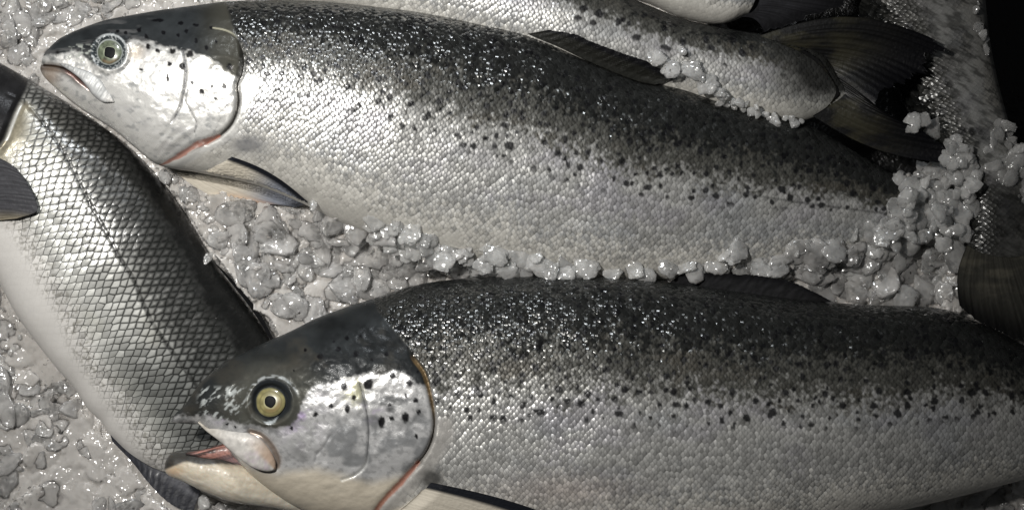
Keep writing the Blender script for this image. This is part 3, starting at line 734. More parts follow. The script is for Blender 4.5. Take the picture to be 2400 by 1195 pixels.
def irisA(r, a):
    r = r + 0.10 * (fbm(2 * np.cos(a) + 5, 2 * np.sin(a) + 5, 1) - 0.5)
    c = np.zeros(r.shape + (3,)) + np.array([0.12, 0.14, 0.095])
    c = c * (0.25 + 1.5 * fbm(3 * r * np.cos(a) + 4, 3 * r * np.sin(a) + 4, 2))[..., None]
    c = mixc(c, np.array([0.30, 0.32, 0.24]), smooth(0.30, 0.36, r) * smooth(0.52, 0.42, r) * 0.8)
    c = mixc(c, np.array([0.03, 0.03, 0.025]), np.clip((fbm(6 * r * np.cos(a), 6 * r * np.sin(a), 5) - 0.58) * 7, 0, 1) * smooth(0.4, 0.5, r) * 0.7)
    c = mixc(c, np.array([0.22, 0.12, 0.06]), 0.5 * np.exp(-((r - .75) / .12) ** 2) * smooth(0.5, 1, np.sin(a)))
    c = mixc(c, np.array([0.34, 0.36, 0.35]), smooth(0.86, 0.93, r) * 0.8)
    return c
eye(up, 257, 123, 31, -0.0002, irisA, 0.42, 1)
def zsurf(off): return lambda x, y, u: z_at(x, y, 2) + off
def maxA(px, py, U, T):
    c = np.zeros(px.shape + (3,)) + np.array([0.40, 0.405, 0.40]) * (0.75 + 0.6 * fbm(px / 9, py / 9, 1))[..., None]
    c = mixc(c, np.array([0.20, 0.20, 0.20]), 0.9 * smooth(0.62, 0.9, np.abs(T)))
    c = mixc(c, np.array([0.10, 0.10, 0.10]), smooth(0.3, 0.0, U) * 0.7)
    return mixc(c, np.array([0.52, 0.50, 0.47]), 0.7 * smooth(0.75, 0.95, U) * smooth(0.9, 0.5, np.abs(T)))
blade(up, 'upper_jaw', [(140, 148), (165, 152), (192, 162), (222, 172), (245, 194), (260, 218), (268, 238)], [(140, 152), (165, 168), (188, 186), (205, 206), (218, 224), (240, 240), (266, 241)], zsurf(0.0002), [(0, .0006), (.3, .0014), (1, .0014)], maxA, M_SALMON, msk=(0, 0.12, 0.42, 0.1))

def pecA(x, y, u, v):
    c = np.zeros(x.shape + (3,)) + np.array([0.50, 0.46, 0.385])
    c = mixc(c, np.array([0.17, 0.19, 0.24]), smooth(0.38, 0.8, u + 0.25 * (0.5 - v)) * 0.9)
    c = mixc(c, np.array([0.52, 0.30, 0.16]), 0.8 * smooth(0.55, 0.95, v) * smooth(0.35, 0.6, u) * smooth(0.98, 0.75, u))
    c = mixc(c, np.array([0.012, 0.013, 0.017]), smooth(0.15, 0.07, v))
    c = mixc(c, np.array([0.02, 0.022, 0.028]), smooth(0.86, 0.98, u) * 0.8)
    return c
fin(up, 'pectoral_fin', [(519, 360), (495, 374), (465, 388), (432, 394), (398, 393)], [(722, 474), (716, 480), (705, 484), (690, 486), (660, 478)],
    lambda x, y, u, v: np.maximum(z_at(x, y, 4) * 0.35 + 0.65 * (0.058 - 0.006 * v), z_at(x, y, 2) + 0.0008) - 0.004 * smooth(0.16, 0.0, u), pecA, nu=110, nv=90, rays=9, b0=16, b1=-34, ragged=0.02, thick=0.003, ripple=0.0002, streaky=0.4, seed=12)
fin(up, 'dorsal_fin', [(1236, 80), (1300, 106), (1380, 144), (1450, 174), (1500, 192), (1535, 199)], [(1290, 70), (1350, 80), (1428, 112), (1520, 144), (1565, 168), (1590, 183)],
    lambda x, y, u, v: np.maximum(z_at(x, y, 4) + 0.002, 0.046), lambda x, y, u, v: mixc(np.zeros(x.shape + (3,)) + np.array([0.013, 0.013, 0.011]), np.array([0.005, 0.005, 0.006]), smooth(0.55, 0.8, u)),
    nu=60, nv=110, rays=12, ragged=0.12, seed=14, thick=0.0016)

# ------------------------------------------------------------------ lower salmon
lo = thing('salmon', (*p2w(1400, 950, 0), 0), 'large salmon with open mouth and yellow eye lying across the lower half', 'fish', 'whole salmon on the ice')
B_OP = [(930, 790), (952, 806), (969, 841), (992, 872), (1007, 921), (1017, 979), (1014, 1021), (998, 1060), (978, 1086)]
B_SLIT = [(980, 1084), (962, 1104), (938, 1132), (912, 1158), (888, 1186), (878, 1204)]
B_PRE = [(843, 900), (856, 950), (863, 996), (862, 1051), (855, 1090), (833, 1112), (802, 1124)]
B_PRE2 = [(775, 1020), (760, 1045), (742, 1065), (738, 1082)]
B_BND = [(380, 990), (430, 978), (500, 978), (548, 992), (590, 998), (650, 1004), (690, 990), (705, 958), (718, 926), (740, 902), (790, 896), (830, 884), (875, 880), (915, 872), (950, 880), (985, 905), (1010, 905)]
B_SP = [(750, 835, 7), (793, 818, 6), (835, 829, 7), (812, 792, 5), (846, 788, 4), (716, 820, 4), (906, 829, 5), (921, 879, 8), (806, 906, 9, 10), (864, 900, 11, 13), (829, 931, 6), (814, 958, 6, 10), (776, 952, 7, 6), (739, 971, 6), (683, 1003, 4), (952, 927, 5), (975, 937, 6), (914, 948, 4), (961, 896, 8), (894, 988, 8, 14), (918, 980, 6), (950, 976, 10, 12), (982, 963, 6), (977, 1021, 4, 6), (688, 867, 3), (532, 994, 3), (551, 1000, 3), (870, 843, 4), (782, 800, 3), (980, 870, 4)]
def lo_paint(px, py, U, T):
    tb = np.interp(px, [900, 1200, 1700, 2400], [0.14, 0.18, 0.16, 0.12])
    col, msk = salmon_flank(px, py, U, T, tb, 3, cell=27, dens=0.62)
    pk = np.exp(-(((px - 1330) / 160) ** 2 + ((py - 1150) / 40) ** 2)); col = mixc(col, np.array([0.52, 0.44, 0.40]), 0.5 * pk)
    n = fbm(px / 30, py / 30, 2) - 0.5; nf = fbm(px / 7, py / 7, 4) - 0.5
    line = np.interp(py, [640, 700, 733, 758, 808, 841, 872, 921, 979, 1021, 1060, 1086, 1130, 1200, 1260], [850, 875, 890, 911, 952, 969, 992, 1007, 1017, 1014, 998, 978, 938, 880, 840])
    head = smooth(5, -5, px - line)
    b, bs, bf = pl_dist(px, py, B_BND)
    q = b * np.where(bs > 0, 1, -1) + 14 * n + 12 * nf
    hc = np.zeros(px.shape + (3,)) + np.array([0.56, 0.555, 0.55])
    mott = np.clip((fbm(px / 34, py / 24, 1) - 0.47) * 5, 0, 1)
    hc = mixc(hc, np.array([0.25, 0.255, 0.26]), 0.85 * mott * smooth(700, 800, px))
    hc = mixc(hc, np.array([0.11, 0.11, 0.11]), 0.85 * mott * np.exp(-(((px - 930) / 70) ** 2 + ((py - 960) / 45) ** 2)))
    hc = mixc(hc, np.array([0.30, 0.30, 0.30]), np.clip((fbm(px / 10, py / 7, 7) - 0.58) * 8, 0, 1) * 0.6)
    gs = np.exp(-(((px - 705) / 28) ** 2 + ((py - 1055) / 22) ** 2)); hc = mixc(hc, np.array([0.24, 0.24, 0.235]), 0.8 * gs)
    ye = np.exp(-(((px - 830) / 26) ** 2 + ((py - 915) / 32) ** 2)); hc = mixc(hc, np.array([0.60, 0.58, 0.36]), 0.85 * ye * np.clip((fbm(px / 12, py / 12, 3) - .35) * 3, 0, 1))
    vi = np.clip((fbm(px / 22, py / 16, 5) - 0.45) * 4, 0, 1) * (np.exp(-(((px - 700) / 40) ** 2 + ((py - 970) / 45) ** 2)) + np.exp(-(((px - 868) / 20) ** 2 + ((py - 960) / 18) ** 2)) + 0.8 * np.exp(-(((px - 515) / 16) ** 2 + ((py - 975) / 14) ** 2)))
    hc = mixc(hc, np.array([0.52, 0.40, 0.64]), 0.8 * np.clip(vi, 0, 1))
    thr = py - np.interp(px, [400, 560, 650, 740, 860, 960], [1000, 1085, 1098, 1088, 1120, 1100]) + 10 * n
    cream = smooth(-8, 26, thr)
    hc = mixc(hc, np.array([0.56, 0.50, 0.40]), 0.95 * cream)
    wrk = np.clip((fbm((px * .95 + py * .2) / 70, (py - px * -.12) / 7, 6) - 0.55) * 6, 0, 1) * cream
    hc = mixc(hc, np.array([0.36, 0.33, 0.28]), 0.35 * wrk)
    cap = smooth(5, -8, q)
    capc = np.zeros(px.shape + (3,)) + np.array([0.018, 0.020, 0.021]) * (0.4 + 1.3 * fbm(px / 45, py / 30, 5))[..., None]
    capc = mixc(capc, np.array([0.075, 0.075, 0.064]), smooth(170, 60, np.hypot(px - 640, (py - 945) * 1.2)) * 0.8 * (0.5 + fbm(px / 20, py / 20, 1)))
    capc = mixc(capc, np.array([0.06, 0.055, 0.045]), np.clip((fbm(px / 50, py / 40, 3) - .5) * 3, 0, 1) * 0.6)
    hc = hc * (1 - cap[..., None]) + capc * cap[..., None]
    gray = smooth(16, 0, np.abs(q - 6)) * np.clip((fbm(px / 12, py / 8, 3) - 0.42) * 4, 0, 1)
    hc = mixc(hc, np.array([0.10, 0.105, 0.105]), 0.6 * gray)
    # wet silver flecks between eye and snout and over the eye
    fl = np.clip((fbm((px + py) / 9, (py - px) / 22, 1) - 0.55) * 8, 0, 1)
    zone = smooth(455, 480, px) * smooth(600, 560, px) * smooth(900, 915, py) * smooth(995, 975, py)
    hc = mixc(hc, np.array([0.42, 0.44, 0.43]), 0.8 * fl * zone)
    ed = np.hypot(px - 634, py - 942)
    dk = smooth(53, 43, np.hypot(px - 637, (py - 935) * 0.95) + 8 * n) ; hc = mixc(hc, np.array([0.016, 0.019, 0.022]), 0.92 * dk)  # dark eye ring, set high so it also paints the shadow arc above
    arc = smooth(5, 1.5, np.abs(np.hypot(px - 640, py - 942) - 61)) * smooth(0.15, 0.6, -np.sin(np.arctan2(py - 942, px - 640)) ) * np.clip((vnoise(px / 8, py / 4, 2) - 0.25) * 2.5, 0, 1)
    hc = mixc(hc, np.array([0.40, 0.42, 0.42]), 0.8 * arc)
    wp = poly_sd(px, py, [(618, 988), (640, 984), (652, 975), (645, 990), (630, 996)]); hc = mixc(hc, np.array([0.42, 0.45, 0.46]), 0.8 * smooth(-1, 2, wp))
    hc, w = spots(hc, px, py, B_SP)
    pd, _, pf = pl_dist(px, py, B_PRE); hc = mixc(hc, np.array([0.07, 0.07, 0.075]), 0.85 * smooth(2.4, 0.8, pd) * smooth(0.85, 0.6, pf)); hc = mixc(hc, np.array([0.7, 0.7, 0.66]), 0.5 * smooth(3, 1, np.abs(pd - 3)) * smooth(0.6, 0.8, pf))
    pd2, _, _ = pl_dist(px, py, B_PRE2); hc = mixc(hc, np.array([0.30, 0.30, 0.31]), 0.7 * smooth(2, 0.8, pd2))
    fold = smooth(11, 3, pl_dist(px, py, [(586, 1012), (612, 1022), (636, 1048), (650, 1078), (648, 1092)])[0]); hc = mixc(hc, np.array([0.20, 0.15, 0.115]), 0.85 * fold)  # crease behind the upper jaw, its shadow painted in brown
    hm = np.zeros(px.shape + (4,)); hm[..., 1] = 0.42 * (1 - cap) * (1 - 0.9 * cream) + 0.10 * cap; hm[..., 2] = 0.28 + 0.05 * cap; hm[..., 3] = 0.1
    col = mixc(col, hc, head)
    msk = msk * (1 - head[..., None]) + hm * head[..., None]
    od, os_, of = pl_dist(px, py, B_OP)
    gap = smooth(0, 3, px - line) * smooth(62, 30, px - line + 14 * n) * smooth(960, 1000, py)
    col = mixc(col, np.array([0.46, 0.44, 0.41]), 0.85 * gap); msk[..., 0] *= 1 - 0.9 * gap
    blot = np.exp(-(((px - 1012) / 26) ** 2 + ((py - 1122) / 24) ** 2)); col = mixc(col, np.array([0.05, 0.048, 0.045]), 0.85 * np.clip(blot * 1.4, 0, 1) * smooth(-2, 8, px - line)); msk[..., 0] *= 1 - blot
    wl = np.interp(of, [0, 0.3, 0.5, 0.8, 1], [1.0, 2.2, 3, 3.5, 2])
    col = mixc(col, np.array([0.03, 0.024, 0.016]), 0.95 * smooth(1.2, 0.5, od / wl) * smooth(0.2, 0.35, of))  # dark of the gill gap, painted on as a line
    am = smooth(4, 1, np.abs(od - 2)) * smooth(0.15, 0.25, of) * smooth(0.7, 0.5, of); col = mixc(col, np.array([0.30, 0.20, 0.09]), 0.6 * am)
    sd, _, sf = pl_dist(px, py, B_SLIT)
    wr = np.interp(sf, [0, 0.3, 0.7, 1], [6, 9, 8, 8]); red = smooth(1, 0.5, sd / wr + 0.4 * nf)
    col = mixc(col, np.array([0.30, 0.11, 0.07]), 0.85 * red * np.clip(0.4 + 1.4 * fbm(px / 9, py / 9, 3), 0, 1)); msk[..., 0] *= 1 - red; msk[..., 1] *= 1 - red
    return col, msk
def lo_sculpt(px, py, U, T):
    h = np.zeros(px.shape)
    od, os_, of = pl_dist(px, py, B_OP); o = od * np.where(os_ < 0, 1, -1)
    h += 0.0024 * smooth(3, -5, o) * smooth(-150, -20, o) * smooth(790, 890, py) * smooth(1130, 1040, py)
    h -= 0.0024 * np.exp(-(od / 5) ** 2) * smooth(0.1, 0.3, of)
    sd, _, sf = pl_dist(px, py, B_SLIT); h -= 0.0022 * np.exp(-(sd / 8) ** 2)
    pd, _, _ = pl_dist(px, py, B_PRE); h -= 0.0010 * np.exp(-(pd / 3.2) ** 2)
    pd2, _, _ = pl_dist(px, py, B_PRE2); h -= 0.0006 * np.exp(-(pd2 / 3) ** 2)
    fd, _, _ = pl_dist(px, py, [(586, 1012), (612, 1022), (636, 1048), (650, 1078), (648, 1092)]); h -= 0.0025 * np.exp(-(fd / 9) ** 2)
    ed = np.hypot(px - 634, py - 942); h += 0.0014 * np.exp(-((ed - 54) / 8) ** 2) - 0.0026 * smooth(46, 36, ed)
    h += (0.0013 * (fbm(px / 36, py / 28, 3) - 0.5) + 0.0002 * (fbm(px / 9, py / 7, 5) - 0.5)) * smooth(1010, 950, px)
    h += 0.0018 * (fbm(px / 120, py / 90, 6) - 0.5)
    return h
body(lo, [(402, 988), (402, 984), (413, 967), (434, 948), (452, 921), (482, 884), (528, 849), (584, 820), (637, 795), (685, 774), (743, 745), (810, 720), (873, 700), (960, 671), (1050, 656), (1150, 648), (1300, 644), (1450, 650), (1600, 665), (1767, 688), (1926, 707), (2060, 715), (2200, 722), (2300, 755), (2400, 809), (2560, 860), (2700, 890)],
     [(402, 988), (412, 990), (434, 990), (467, 994), (500, 1016), (530, 1042), (560, 1078), (600, 1120), (650, 1158), (706, 1190), (780, 1216), (900, 1240), (1050, 1262), (1200, 1275), (1500, 1278), (1800, 1250), (2100, 1195), (2400, 1120), (2600, 1060), (2700, 1030)],
     [(0, .014), (.07, .024), (.2, .042), (.45, .050), (.7, .046), (1, .024)], [(0, .060), (.15, .052), (.3, .045), (1, .040)], lo_paint, M_SALMON, nu=1100, nv=270, sculpt=lo_sculpt)
def irisB(r, a):
    r = r + 0.09 * (fbm(2 * np.cos(a) + 5, 2 * np.sin(a) + 5, 3) - 0.5)
    c = np.zeros(r.shape + (3,)) + np.array([0.24, 0.215, 0.095])
    c = c * (0.45 + 1.1 * fbm(3 * r * np.cos(a) + 4, 3 * r * np.sin(a) + 4, 2))[..., None]
    c = mixc(c, np.array([0.40, 0.38, 0.22]), smooth(0.33, 0.37, r) * smooth(0.5, 0.42, r) * 0.8)
    c = mixc(c, np.array([0.14, 0.12, 0.055]), 0.7 * np.exp(-((r - .72) / .05) ** 2))
    c = mixc(c, np.array([0.20, 0.12, 0.05]), 0.6 * np.exp(-((r - .55) / .14) ** 2) * smooth(0.0, 0.8, np.sin(a + 0.6)))
    return mixc(c, np.array([0.05, 0.055, 0.05]), smooth(0.92, 0.98, r) * 0.8)
eye(lo, 634, 942, 35, 0.0002, irisB, 0.38, 2, (-1, -2))
def jawc(px, py, U, T):
    n = fbm(px / 20, py / 20, 1) - 0.5
    c = np.zeros(px.shape + (3,)) + np.array([0.56, 0.50, 0.395])
    c = mixc(c, np.array([0.62, 0.58, 0.50]), smooth(0.1, -0.5, T) * 0.6)
    c = c * (0.78 + 0.45 * fbm(px / 26, py / 9, 3))[..., None]
    c = mixc(c, np.array([0.36, 0.30, 0.22]), 0.45 * np.clip((fbm((px + 2 * py) / 60, (py - .35 * px) / 6, 5) - 0.54) * 7, 0, 1))  # wrinkle shading painted in as brownish streaks
    og = np.exp(-(((px - 408) / 22) ** 2 + ((py - 1104) / 14) ** 2)); c = mixc(c, np.array([0.50, 0.32, 0.17]), 0.6 * og)
    d, s_, f = pl_dist(px, py, [(386, 1100), (400, 1094), (434, 1084), (475, 1089), (520, 1087), (560, 1092)])
    dark = smooth(3, -4, d * np.where(s_ > 0, 1, -1) + 6 * n) * smooth(570, 545, px)
    c = mixc(c, np.array([0.014, 0.014, 0.015]) * 1.0, 0.95 * dark)
    return c
JU = [(388, 1090), (392, 1074), (402, 1062), (417, 1056), (475, 1054), (530, 1060), (600, 1082), (680, 1106), (790, 1146)]
JL = [(388, 1090), (388, 1102), (396, 1112), (434, 1128), (475, 1148), (517, 1165), (559, 1177), (643, 1188), (790, 1222)]
blade(lo, 'lower_jaw', JU, JL, lambda x, y, u: 0.050 - 0.010 * smooth(0.55, 1.0, u), [(0, .008), (.15, .013), (.4, .018), (1, .020)], jawc, M_FLESH, nu=160, nv=90)
def mouthc(px, py, U, T):
    c = np.zeros(px.shape + (3,)) + np.array([0.25, 0.125, 0.105])
    c = c * (0.2 + 1.6 * smooth(0.35, 0.65, fbm((px + 2 * py) / 60, (py + .25 * px) / 3.5, 3)))[..., None]
    c = mixc(c, np.array([0.02, 0.014, 0.014]), smooth(0.35, 0.0, U + 0.15 * T))
    return mixc(c, np.array([0.30, 0.22, 0.24]), 0.6 * smooth(0.0, -0.6, T) * smooth(0.4, 0.7, U))
blade(lo, 'tongue', [(436, 1060), (475, 1053), (510, 1043), (535, 1037), (562, 1046), (590, 1070)], [(436, 1066), (475, 1074), (510, 1077), (535, 1082), (562, 1090), (590, 1096)], lambda x, y, u: 0.058 + 0.002 * u, .005, mouthc, M_FLESH, nu=80, nv=40)
def maxB(px, py, U, T):
    c = np.zeros(px.shape + (3,)) + np.array([0.50, 0.48, 0.45])
    c = c * (0.65 + 0.7 * fbm(px / 10, py / 10, 1))[..., None]
    pr = np.clip((fbm(px / 12, py / 9, 4) - 0.5) * 5, 0, 1) * smooth(0.5, 0.75, U)
    c = mixc(c, np.array([0.46, 0.38, 0.44]), 0.5 * pr)
    c = mixc(c, np.array([0.40, 0.29, 0.21]), 0.9 * smooth(0.5, 0.85, U) * smooth(-0.1, 0.4, T))
    return mixc(c, np.array([0.50, 0.45, 0.36]), 0.5 * smooth(0.4, 0.0, U))
blade(lo, 'upper_jaw', [(466, 987), (490, 998), (517, 1006), (550, 1010), (582, 1014), (612, 1030), (634, 1056), (646, 1082), (646, 1098)], [(464, 991), (484, 1010), (508, 1028), (530, 1046), (550, 1064), (572, 1082), (600, 1098), (626, 1104), (643, 1102)], lambda x, y, u: np.convolve(np.pad(z_at(x, y, 2), 8, mode='edge'), np.ones(17) / 17, 'valid') + 0.0015, [(0, .0012), (.3, .0026), (1, .0026)], maxB, M_SALMON, msk=(0, 0.10, 0.42, 0.1), nu=110, nv=40)
def pecB(x, y, u, v):
    c = np.zeros(x.shape + (3,)) + np.array([0.46, 0.42, 0.35])
    return mixc(c, np.array([0.010, 0.011, 0.014]), smooth(0.16, 0.10, v))
fin(lo, 'pectoral_fin', [(1000, 1128), (985, 1152), (960, 1176), (930, 1200), (905, 1215)], [(1420, 1262), (1400, 1290), (1360, 1300), (1300, 1310), (1240, 1310)],
    lambda x, y, u, v: z_at(x, y, 4) * 0.5 + 0.5 * 0.088 + 0.003 - 0.005 * smooth(0.1, 0.0, u), pecB, nu=110, nv=90, rays=9, b0=16, b1=10, ragged=0.02, thick=0.003, ripple=0.0002, streaky=0.4, seed=15)
fin(lo, 'dorsal_fin', [(1560, 668), (1650, 676), (1750, 690), (1850, 702), (1930, 709)], [(1600, 640), (1720, 640), (1840, 654), (1910, 684), (1950, 706)], lambda x, y, u, v: 0.044 + 0.004 * u,
    lambda x, y, u, v: mixc(np.zeros(x.shape + (3,)) + np.array([0.018, 0.018, 0.019]), np.array([0.008, 0.008, 0.009]), smooth(0.5, 0.9, u)), nu=50, nv=100, rays=11, ragged=0.1, seed=16, thick=0.0016)
# tail of the right-hand salmon lies on the lower salmon's back
fin(fr_, 'tail_fin', [(2266, 575), (2300, 592), (2350, 602), (2395, 600), (2428, 580)], [(2250, 720), (2290, 755), (2335, 775), (2400, 800), (2470, 800), (2540, 740)],
    lambda x, y, u, v: np.maximum(0.058 + 0.006 * u, z_at(x, y, 5) + 0.002), tail_col((0.035, 0.034, 0.029), (0.006, 0.006, 0.006), (0.075, 0.07, 0.055)), nu=80, nv=110, rays=16, ragged=0.06, seed=18, b0=-14)

# ------------------------------------------------------------------ crushed ice
FISHZ = ZMAP.copy()
IS = 2.5
ix = np.arange(-260, 2660, IS); iy = np.arange(-260, 1460, IS)
IX, IY = np.meshgrid(ix, iy)
# general lie of the ice: heaped against the upper salmon's belly, falling away at the far right
wedge = smooth(700, 480, IY - 0.06 * (IX - 1200)) * smooth(360, 520, IX)
base = 0.006 * (fbm(IX / 220, IY / 220, 1) - 0.5) + 0.008 + 0.020 * smooth(260, 560, IX) * smooth(1800, 700, IY + 0.0 * IX)
COVER = [(756, 482), (870, 500), (960, 526), (1040, 550), (1150, 582), (1300, 612), (1450, 634), (1560, 628), (1700, 602), (1850, 566), (1960, 548), (2050, 520), (2105, 490), (2125, 440), (2160, 420), (2240, 440), (2262, 520), (2246, 600), (2250, 712), (2150, 708), (2000, 706), (1940, 690), (1900, 660), (1850, 628), (1700, 630), (1500, 626), (1340, 628), (1150, 640), (1000, 655), (860, 690), (700, 750), (655, 762), (600, 715), (490, 570), (425, 470), (385, 418), (420, 418), (520, 452), (650, 492), (700, 500)]
cv = poly_sd(IX + 16 * (fbm(IX / 25, IY / 25, 2) - 0.5), IY + 16 * (fbm(IX / 25, IY / 25, 3) - 0.5), COVER)
fz = z_at(IX, IY, 2, FISHZ)
top_need = np.where(cv > -6, np.maximum(base, np.where(fz > 0.0, np.minimum(fz, 0.062) - 0.001, base)), base)
k = np.ones(9) / 9
def blur(a, n=1):
    for _ in range(n):
        a = np.apply_along_axis(lambda r: np.convolve(np.pad(r, 4, mode='edge'), k, 'valid'), 1, a)
        a = np.apply_along_axis(lambda r: np.convolve(np.pad(r, 4, mode='edge'), k, 'valid'), 0, a)
    return a
base = np.where(cv > -10, blur(top_need, 2), np.minimum(base, 0.03))
EDGE = [(2288, -60), (2296, 20), (2302, 70), (2312, 120), (2330, 160), (2322, 220), (2345, 262), (2390, 290), (2420, 330), (2700, 360)]
ed_, es_, _ = pl_dist(IX, IY, EDGE)
out = smooth(-14, 10, ed_ * np.where(es_ < 0, 1, -1)) * (IX > 2150) * (IY < 420)
Hh = base - 0.004 - 0.13 * smooth(1640, 1720, IX) * smooth(470, 425, IY) * (cv < 0)  # ice sunk below the tray by the forked tail; bare black stands for shadow
# right side sits lower, so gaps between lumps go dark
Hh = Hh - 0.02 * smooth(2100, 2170, IX) * smooth(600, 500, IY)
r2 = np.random.default_rng(21)
Hh = Hh + 0.006 * (fbm(IX / 75, IY / 75, 4) - 0.5)
lie = Hh.copy(); Hh = Hh - 0.004
for q in range(8200):                                  # worn flakes lying over one another like shingles
    cx = r2.uniform(-250, 2650); cy = r2.uniform(-250, 1450)
    flat = cx < 430 and cy > 600
    Rr = (19 + 34 * r2.random() ** 1.5) * (1.2 if flat else 1)
    i0 = int(max(0, (cx - 1.5 * Rr + 260) / IS)); i1 = int(min(len(ix), (cx + 1.5 * Rr + 260) / IS + 1))
    j0 = int(max(0, (cy - 1.5 * Rr + 260) / IS)); j1 = int(min(len(iy), (cy + 1.5 * Rr + 260) / IS + 1))
    if i1 <= i0 + 1 or j1 <= j0 + 1: continue
    a = r2.uniform(0, np.pi); e = r2.uniform(0.55, 1.0)
    dx = IX[j0:j1, i0:i1] - cx; dy = IY[j0:j1, i0:i1] - cy
    x = (dx * np.cos(a) + dy * np.sin(a)) / Rr; y = (-dx * np.sin(a) + dy * np.cos(a)) / (Rr * e)
    th = np.arctan2(y, x)
    w = 0.95 + 0.13 * np.sin(2 * th + q) + 0.09 * np.sin(3 * th + 2.3 * q) + 0.05 * np.sin(7 * th + q) + 0.16 * (vnoise(dx / 6 + q % 97, dy / 6, q) - 0.5)
    rr = np.hypot(x, y) / w
    jb = lie[int(np.clip((cy + 260) / IS, 0, len(iy) - 1)), int(np.clip((cx + 260) / IS, 0, len(ix) - 1))]
    k_ = 0.6 if flat else 1.0
    hh = Rr * S * r2.uniform(0.24, 0.44) * k_
    gx_, gy_ = r2.normal(-0.07, 0.22) * k_, r2.normal(-0.07, 0.22) * k_
    z = jb + r2.uniform(-0.0022, 0.0012) * k_ - hh * 0.6 + hh * np.clip(1 - rr ** 3.5, 0, 1) ** 0.5 + (gx_ * dx + gy_ * dy) * S + 0.0006 * (vnoise(dx / 12 + q % 89, dy / 12, q + 1) - 0.5)
    blk = Hh[j0:j1, i0:i1]
    np.copyto(blk, np.maximum(blk, np.where(rr < 1, z, -1)))
Hh = (Hh * 2 + np.roll(Hh, 1, 0) + np.roll(Hh, -1, 0) + np.roll(Hh, 1, 1) + np.roll(Hh, -1, 1)) / 6
Hh = Hh + 0.0003 * (fbm(IX / 6, IY / 6, 2) - 0.5)
Hh = Hh * (1 - out) + (-0.075) * out
# keep ice from poking through fish outside the covered strip
fr0 = z_at(IX, IY, 0, FISHZ); fr0 = np.where(fr0 > -0.029, fr0, 9.0)
fzd = np.minimum.reduce([np.roll(np.roll(fr0, a, 0), b, 1) for a in (-4, -2, 0, 2, 4) for b in (-4, -2, 0, 2, 4)])
free = (cv < -4) & (fzd < 8)
Hh = np.where(free, np.minimum(Hh, fzd - 0.006), Hh)
WX, WY = p2w(IX, IY, Hh)
# loose lumps: a dozen shapes, each lump an object of its own
def lump_shape(seed, sub=4):
    r = np.random.default_rng(seed)
    import bmesh
    bm = bmesh.new(); bmesh.ops.create_icosphere(bm, subdivisions=sub, radius=1)
    bm.verts.ensure_lookup_table(); V = np.array([v.co[:] for v in bm.verts]); F = np.array([[v.index for v in f.verts] for f in bm.faces]); bm.free()
    for _ in range(13):                                       # worn facets
        d = r.normal(size=3); d /= np.linalg.norm(d); c = r.uniform(0.45, 0.85)
        ex = V @ d - c; V = V - np.where(ex > 0, ex * 0.85, 0)[:, None] * d
    nn = fbm(V[:, 0] * 2.2 + 9 + seed, V[:, 1] * 2.2 + V[:, 2] * 1.7 + 9, seed) - 0.5
    n2 = fbm(V[:, 0] * 7 + 9, V[:, 1] * 7 + V[:, 2] * 5 + 9 + seed, seed + 3) - 0.5
    V = V * (1 + 0.60 * nn + 0.26 * n2)[:, None]
    V[:, 2] *= 0.45
    return V, F
def lump_mesh(seed):
    V, F = lump_shape(seed)
    me = make_mesh('ice_lump', V, np.zeros((0, 4), int), M_LUMP, tris=F)
    m = me.data; bpy.data.objects.remove(me); return m
# clear flakes frozen onto the packed bed, all one mass with it
SHP = [lump_shape(s + 40, 3) for s in range(16)]
BV = [np.stack([WX, WY, Hh], -1).reshape(-1, 3)]; BT = []; nb_ = len(BV[0])
for q in range(8000):
    cx = r2.uniform(-200, 2600); cy = r2.uniform(-200, 1400)
    flat = cx < 430 and cy > 600
    Rr = (18 + 30 * r2.random() ** 1.5) * (1.15 if flat else 1)
    ci = int((cx + 260) / IS); cj = int((cy + 260) / IS); m = int(Rr * 0.5 / IS)
    c_, f_ = cv[cj, ci], fz[max(0, cj - m):cj + m + 1, max(0, ci - m):ci + m + 1].max()
    if flat and r2.random() < 0.72: continue
    if out[cj, ci] > 0.4 or (c_ < 4 and f_ > 0.002) or (c_ >= 4 and c_ < 4 + Rr * (0.6 if cx < 700 else 0.1)): continue
    V, F = SHP[int(r2.integers(16))]
    sx, sy, sz = Rr * S * r2.uniform(.9, 1.3), Rr * S * r2.uniform(.65, 1.0), Rr * S * r2.uniform(.32, .6) * (0.6 if flat else 1)
    a, tx_, ty_ = r2.uniform(0, 6.283), r2.normal(0, .22), r2.normal(0, .22)
    ca, sa = math.cos(a), math.sin(a)
    P = V * (sx, sy, sz); P = np.stack([P[:, 0] * ca - P[:, 1] * sa, P[:, 0] * sa + P[:, 1] * ca, P[:, 2]], 1)
    P[:, 2] += P[:, 0] * tx_ + P[:, 1] * ty_
    z = Hh[cj, ci] + sz * r2.uniform(-0.35, 0.15); x, y = p2w(cx, cy, z)
    BV.append(P + (x, y, z)); BT.append(F + nb_); nb_ += len(V)
BV = np.vstack(BV); BT = np.vstack(BT); GF = grid_faces(len(iy), len(ix))[:, ::-1]
ice = make_mesh('crushed_ice', BV, GF, M_ICE, tris=BT)
ice.data.materials.append(M_CLEAR)
ice.data.polygons.foreach_set('material_index', np.r_[np.zeros(len(GF), np.int32), np.ones(len(BT), np.int32)])
ice['kind'] = 'stuff'; ice['label'] = 'bed of wet grey crushed ice packed between the fish'
np.maximum.at(ZMAP, (((IY - ZY0) / ZS).astype(int).clip(0, ZH - 1), ((IX - ZX0) / ZS).astype(int).clip(0, ZW - 1)), Hh)

